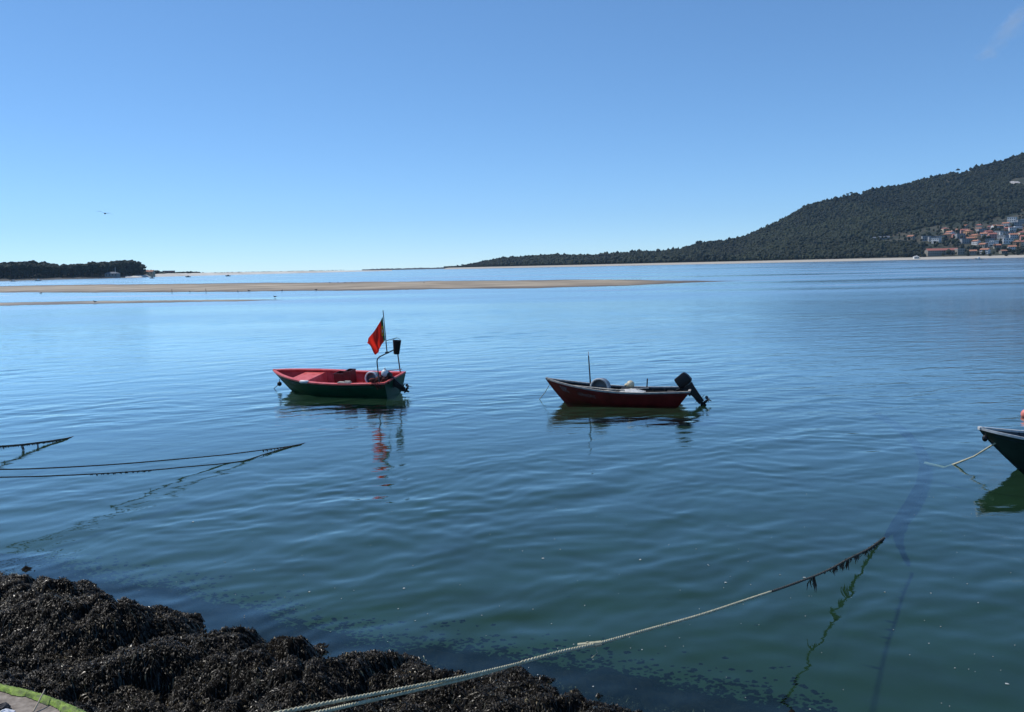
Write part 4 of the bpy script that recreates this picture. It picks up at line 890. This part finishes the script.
plank(W2((-.2, -.42, .45)), W2((.95, .1, .47)), .022, 'shorter oar lying crosswise over the pale seat of the red boat')
n_ = 14; mb = MB(); rows = []
for j in range(n_): rows.append([((i / 13 - .5) * .75, (j / 13 - .5) * .42, .05 * random.random() + .09 * math.cos(PI * (i / 13 - .5)) * math.cos(PI * (j / 13 - .5))) for i in range(14)])
mb.loft(rows, close=False); mb.loft([[(x, y, -.0) for x, y, z in r] for r in rows[::13]], close=False); o = mb.build('crumpled_sheet', M['white_paint'], smooth=True, angle=180); o.location = W2((.5, -.3, .38)); o.rotation_euler = (0, 0, -.4); tag(o, 'crumpled whitish sheet heaped amidships in the red boat', 'sheet')
bt = W2((-4.5 / 2 + .1, 0, .55)); e_ = pz(537.5, 398.5); mb = MB(); mb.tube([bt, bt.lerp(Vector((e_.x, e_.y, 0)), .5) + Vector((.04, 0, -.04)), Vector((e_.x, e_.y, -.1))], .010, 6); tag(mb.build('bow_line', M['rope'], smooth=True), 'thin bow line of the red boat slanting into the water', 'rope')

# ---- boat 3 at the frame edge
H3 = Hull(4.6, 1.7, .84, .5, .52, .95, .12, .55, .62, .85)
b3 = boat_root('rowing_boat', (9.4, 17.5), math.radians(4), 4.6); tag(b3, 'dark hulled boat with pale gunwale cut by the right picture edge', 'boat')
inn3 = build_hull(H3, b3, M['dark_hull'], M['blue_inner'], M['white_paint'], .1, .06)
thwart(H3, inn3, b3, .34, .4, .2, M['blue_inner']); thwart(H3, inn3, b3, .6, .36, .22, M['blue_inner']); thwart(H3, inn3, b3, .86, .38, .3, M['blue_inner'], 'stern_seat')
bpy.context.view_layer.update()
def W3(p): return b3.matrix_world @ Vector(p)
q = W3((-2.24, -.12, .66)); mb = MB(); mb.ball(q, .055, 12, (1, 1, 1.25)); mb.v = [tuple(Vector(v)) for v in mb.v]; mb.tube([q + Vector((0, 0, .06)), W3((-2.2, -.06, .84))], .008, 6); o = mb.build('hanging_fender', M['black'], smooth=True); tag(o, 'small black fender hanging under the bow of the right edge boat', 'fender')
mb = MB(); mb.tube([W3((-1.5, -.53, .48)), W3((-1.35, -.6, .44))], .014, 6); o = mb.build('scuff_fitting', M['white_paint']); tag(o, 'small pale fitting on the near topside of the right edge boat', 'fitting')
bt = W3((-2.0, -.06, .55)); e_ = pz(953.5, 464.5); e2 = pz(925, 463, -.12); e_ = Vector((e_.x, e_.y, 0)); mb = MB()
mb.tube([bt, bt.lerp(e_, .5) + Vector((0, 0, -.05)), e_, e_.lerp(e2, .3) + Vector((0, 0, -.08)), e2], [.018, .016, .022, .03, .035], 8); tag(mb.build('bow_line', M['rope'], smooth=True), 'frayed pale bow line from the right edge boat into the water', 'rope')
pb = pz(1026.5, 416.5); mb = MB(); mb.ball((0, 0, .06), .14, 16, mi=0); mb.tube([(0, 0, .18), (0, 0, .23)], .03, 8)
o = mb.build('mooring_buoy', mat('coral_buoy', (.75, .22, .17), .5, .15, 5), smooth=True); o.location = (pb.x, pb.y, 0); tag(o, 'pink and red mooring buoy floating at the right picture edge', 'buoy')

# ================================================================== ROPES
def plan_from_reflection(x, y, yr):
    """a point seen directly at pixel row y and mirrored in the water at row yr"""
    v1 = ray(x, y); v2 = ray(x, yr); t1 = -v1.z / v1.y; t2 = -v2.z / v2.y; Y = 2 * HC / (t1 + t2); return Vector((v1.x / v1.y * Y, Y, HC - t1 * Y))
def on_plane(P0, P1, x, y):
    n = Vector((P1.y - P0.y, -(P1.x - P0.x), 0)); v = ray(x, y); t = (P0 - Vector((0, 0, HC))).dot(n) / v.dot(n); return Vector((0, 0, HC)) + v * t
def smooth_path(pts, k=8):
    r = []; n = len(pts)
    for i in range(n - 1):
        p0, p1, p2, p3 = pts[max(i - 1, 0)], pts[i], pts[i + 1], pts[min(i + 2, n - 1)]
        for j in range(k):
            t = j / k; r.append(.5 * ((2 * p1) + (p2 - p0) * t + (2 * p0 - 5 * p1 + 4 * p2 - p3) * t * t + (3 * p1 - p0 - 3 * p2 + p3) * t ** 3))
    return r + [pts[-1]]
def twisted(path, r, m, name, parent=None, strands=3, lay=.09):
    """laid rope: strands twisted round the path"""
    mb = MB(); P = path; d = 0; S = [[] for _ in range(strands)]
    # resample
    out = [P[0]]; step = lay / 5
    for a, b in zip(P[:-1], P[1:]):
        L = (b - a).length; k = max(1, int(L / step)); out += [a.lerp(b, i / k) for i in range(1, k + 1)]
    for i, p in enumerate(out):
        t = (out[min(i + 1, len(out) - 1)] - out[max(i - 1, 0)]).normalized(); a = t.cross(Vector((0, 0, 1))).normalized(); b = a.cross(t)
        for s_ in range(strands):
            th = i * 2 * PI / 10 + s_ * 2 * PI / strands; S[s_].append(p + (a * math.cos(th) + b * math.sin(th)) * r * .5)
    for s_ in S: mb.tube(s_, r * .56, 5, caps=False)
    return mb.build(name, m, parent, smooth=True, angle=180)
def weed_tufts(path, n, L, name, parent, seed=1, droop=1.0, m=None):
    r = random.Random(seed); mb = MB()
    for i in range(n):
        p = path[int(r.random() * (len(path) - 1))].copy(); p += Vector((r.uniform(-.02, .02), r.uniform(-.02, .02), r.uniform(-.012, .012)))
        l_ = L * r.uniform(.3, 1.2); e = p + Vector((r.uniform(-.3, .3) * l_, r.uniform(-.3, .3) * l_, -l_ * droop)); md = p.lerp(e, .5) + Vector((r.uniform(-.02, .02), 0, 0))
        w = r.uniform(.004, .011); d = Vector((w, w * .4, 0)); mb.add([p - d * .6, p + d * .6, md + d, md - d, e + d * .2, e - d * .2], [(0, 1, 2, 3), (3, 2, 4, 5)])
    o = mb.build(name, m or M['weed'], parent); o['kind'] = 'stuff'; return o
# big foreground rope
E0 = pz(885, 537); K0 = plan_from_reflection(790, 584.5, 695)
fpx = [(885, 537), (868, 549), (850, 558), (825, 571.5), (790, 585), (750, 598.5), (700, 615), (650, 629), (600, 643), (560, 652), (520, 663)]
main = smooth_path([on_plane(E0, K0, *q) for q in fpx]); main[0].z = -.01
end1 = [(520, 663), (470, 675), (410, 687), (350, 698.5), (285, 711.5), (200, 729), (100, 752)]
def to_end(pix, lift=0):
    r = []; base = main[-1]; n = len(pix)
    for i, q in enumerate(pix):
        Y = base.y + (2.6 - base.y) * (i / (n - 1)) ** .9; r.append(pY(*q, Y) if i else base.copy())
    return r
rp = empty('mooring_rope', (0, 0, 0)); tag(rp, 'long pale rope sweeping from the shore rocks out into the water', 'rope')
st1 = smooth_path(to_end(end1)); st2 = smooth_path(to_end([(520, 664.5), (470, 677.5), (410, 691.5), (355, 704), (318, 712.5), (230, 731), (130, 756)]))
twisted(main[36:] , .0125, M['rope'], 'rope_span', rp, 3, .05); twisted(main[:37], .014, M['dark_rope'], 'wet_rope_end', rp)
twisted(st1, .0095, M['rope'], 'rope_strand', rp, 3, .045); twisted(st2, .0095, M['rope'], 'rope_strand', rp, 3, .045)
fr = MB(); q = main[-16]; fr.tube([q, q + Vector((.02, -.01, -.06)), q + Vector((-.02, 0, -.1))], .004, 5); fr.tube([q, q + Vector((-.05, 0, .02)), q + Vector((-.09, 0, .0))], .004, 5); fr.tube([q + Vector((-.12, 0, -.01)), q + Vector((0.05, 0, .005))], .021, 7); fr.build('knot', M['rope'], rp)
weed_tufts(main[2:26], 150, .035, 'hanging_weed', rp, 3); weed_tufts(main[:9], 130, .05, 'hanging_weed', rp, 4)
for k_, L_ in [(27, .16), (21, .10), (19, .12), (17, .13), (13, .10), (9, .09)]: weed_tufts([main[k_], main[k_ + 1]], 16, L_, 'hanging_weed', rp, k_)
# submerged run
under = smooth_path([pz(886, 536, -.08), pz(891, 530.5, -.36), pz(900, 519, -.46), pz(911, 503, -.45), pz(921, 483, -.46), pz(924, 463, -.46), pz(916, 445, -.47), pz(896, 426, -.48), pz(870, 412, -.5)])
mb = MB(); mb.tube(under, [.022 + .085 * math.sin(min(i / 26, 1) * PI * .5) + random.uniform(-.012, .014) for i in range(len(under))], 8); sb = mb.build('submerged_rope', mat('drowned_weed', (.003, .004, .005), 1, .3, 10, spec=0), rp, smooth=True)
weed_tufts(under, 900, .12, 'trailing_weed', rp, 9, .25)
# left lines
def far_line(pix, P0, P1, r, label, weeds, m=M['dark_rope'], wl=.1, extra=None):
    root = empty('mooring_line', (0, 0, 0)); path = smooth_path([(lambda p, q: p if p.z > .012 else pz(*q, .012))(on_plane(P0, P1, *q), q) for q in pix]); mb = MB()
    if extra: path = path + extra
    mb.tube(path, r, 6); mb.build('line', m, root, smooth=True)
    for (i0, i1, n, L) in weeds: weed_tufts(path[i0:i1], n, L, 'hanging_weed', root, i0 + n)
    return tag(root, label, 'rope'), path
EB = pz(300, 444); KB = plan_from_reflection(0, 473, 562)
EB.z = 0
far_line([(-160, 470), (0, 469.4), (60, 467.5), (119.6, 464), (170, 459.8), (218.7, 455.4), (255, 451), (283.7, 447.2), (300, 444.3)], EB, KB, .013, 'upper of the two long thin lines stretching in from the left edge', [(50, 64, 60, .05)], extra=[pz(330, 437, -.12), pz(380, 424, -.5)])
far_line([(-160, 478), (0, 477.2), (60, 475.5), (102.5, 473.5), (150, 470.3), (191.4, 466.4), (225, 463.4), (243, 461.0)], EB, KB + Vector((-.15, -.3, 0)), .013, 'lower of the two long thin lines from the left edge, with a weedy stretch', [(22, 34, 120, .03)], extra=[pz(250, 459, .015), pz(262, 455, .0), pz(275, 451, .015), pz(292, 446, .01), pz(305, 442, -.1)])
EA = pz(64, 439.5); KA = plan_from_reflection(5, 446, 463.5)
far_line([(-120, 451), (-30, 448), (0, 446.3), (20, 444.8), (37.6, 442.7), (52, 440.8), (66, 438.6)], EA, KA, .022, 'weed hung line entering the water at the far left', [(8, 46, 420, .045), (25, 26, 9, .26), (32, 33, 8, .2), (17, 18, 6, .1)], extra=[pz(82, 435, -.06), pz(99, 431, -.15), pz(120, 427, -.5)])

# floating scraps of foam near the shore
mb = MB()
for i in range(190):
    px = random.uniform(60, 1020); py = 480 + 230 * random.random() ** .8; p = pz(px, py)
    if float(shore_dist(np.array([p.x]), np.array([p.y]))[0]) > -.15: continue
    r = random.choice([.004, .005, .006, .008, .018 if random.random() < .2 else .006]); z = float(wave_z(np.array([p.x]), np.array([p.y]))[0]) + .006; k = random.randint(5, 7); a0 = random.random() * 6
    rr = [(p.x + r * random.uniform(.5, 1.4) * math.cos(a0 + 2 * PI * j / k), p.y + r * random.uniform(.5, 1.4) * math.sin(a0 + 2 * PI * j / k)) for j in range(k)]
    mb.add([(x, y, z) for x, y in rr] + [(x, y, z - .004) for x, y in rr], [tuple(range(k))] + [(j, (j + 1) % k, (j + 1) % k + k, j + k) for j in range(k)])
tag(mb.build('floating_foam', mat('foam_scrap', (.42, .44, .42), .7, .3, 30)), 'tiny pale flecks of foam and leaf floating near the shore', 'foam', kind='stuff')

# cirrus wisp, far beyond and above
def cirrus():
    D = 9000; pts = [(984, 58), (992, 49), (1004, 37), (1012, 24), (1022, 12), (1040, -10)]; mb = MB()
    P = smooth_path([pY(*q, D) for q in pts], 14); n = len(P)
    for i, p in enumerate(P):
        for k in range(1):
            w = random.uniform(30, 70) * (1.1 if i > n * .4 else .7); mb.ball(p + Vector((random.gauss(0, 22), random.gauss(0, 60), random.gauss(0, 22))), w, 8, (1.5, 2.2, .9))
    m = bpy.data.materials.new('cirrus'); m.use_nodes = True; nn = m.node_tree.nodes; l = m.node_tree.links; nn.clear(); o = nn.new('ShaderNodeOutputMaterial')
    d = nn.new('ShaderNodeBsdfTranslucent'); d2 = nn.new('ShaderNodeBsdfDiffuse'); d.inputs[0].default_value = d2.inputs[0].default_value = (.95, .95, .95, 1); md = nn.new('ShaderNodeMixShader'); l.new(d.outputs[0], md.inputs[1]); l.new(d2.outputs[0], md.inputs[2])
    t = nn.new('ShaderNodeBsdfTransparent'); lw = nn.new('ShaderNodeLayerWeight'); lw.inputs[0].default_value = .5; mr = nn.new('ShaderNodeMapRange'); mr.inputs['To Min'].default_value = .02; mr.inputs['To Max'].default_value = .0
    l.new(lw.outputs['Facing'], mr.inputs['Value']); ms = nn.new('ShaderNodeMixShader'); l.new(mr.outputs[0], ms.inputs[0]); l.new(t.outputs[0], ms.inputs[1]); l.new(md.outputs[0], ms.inputs[2]); l.new(ms.outputs[0], o.inputs['Surface'])
    ob = mb.build('cirrus_cloud', m, smooth=True); tag(ob, 'faint wisp of white cloud high at the right', 'cloud', kind='stuff')
cirrus()

# haze
HAZE = 3.8e-5
mb = MB(); mb.box((0, 3300, 200 - 4.2), (13400, 7200, 408.4))
m = bpy.data.materials.new('haze'); m.use_nodes = True; nn = m.node_tree.nodes; l = m.node_tree.links; nn.clear(); o = nn.new('ShaderNodeOutputMaterial'); v = nn.new('ShaderNodeVolumePrincipled')
v.inputs['Color'].default_value = (.45, .72, 1, 1); v.inputs['Density'].default_value = HAZE; v.inputs['Anisotropy'].default_value = .3; l.new(v.outputs[0], o.inputs['Volume'])
hz = mb.build('haze', m); tag(hz, 'thin blue air haze over the estuary', 'haze', kind='stuff')
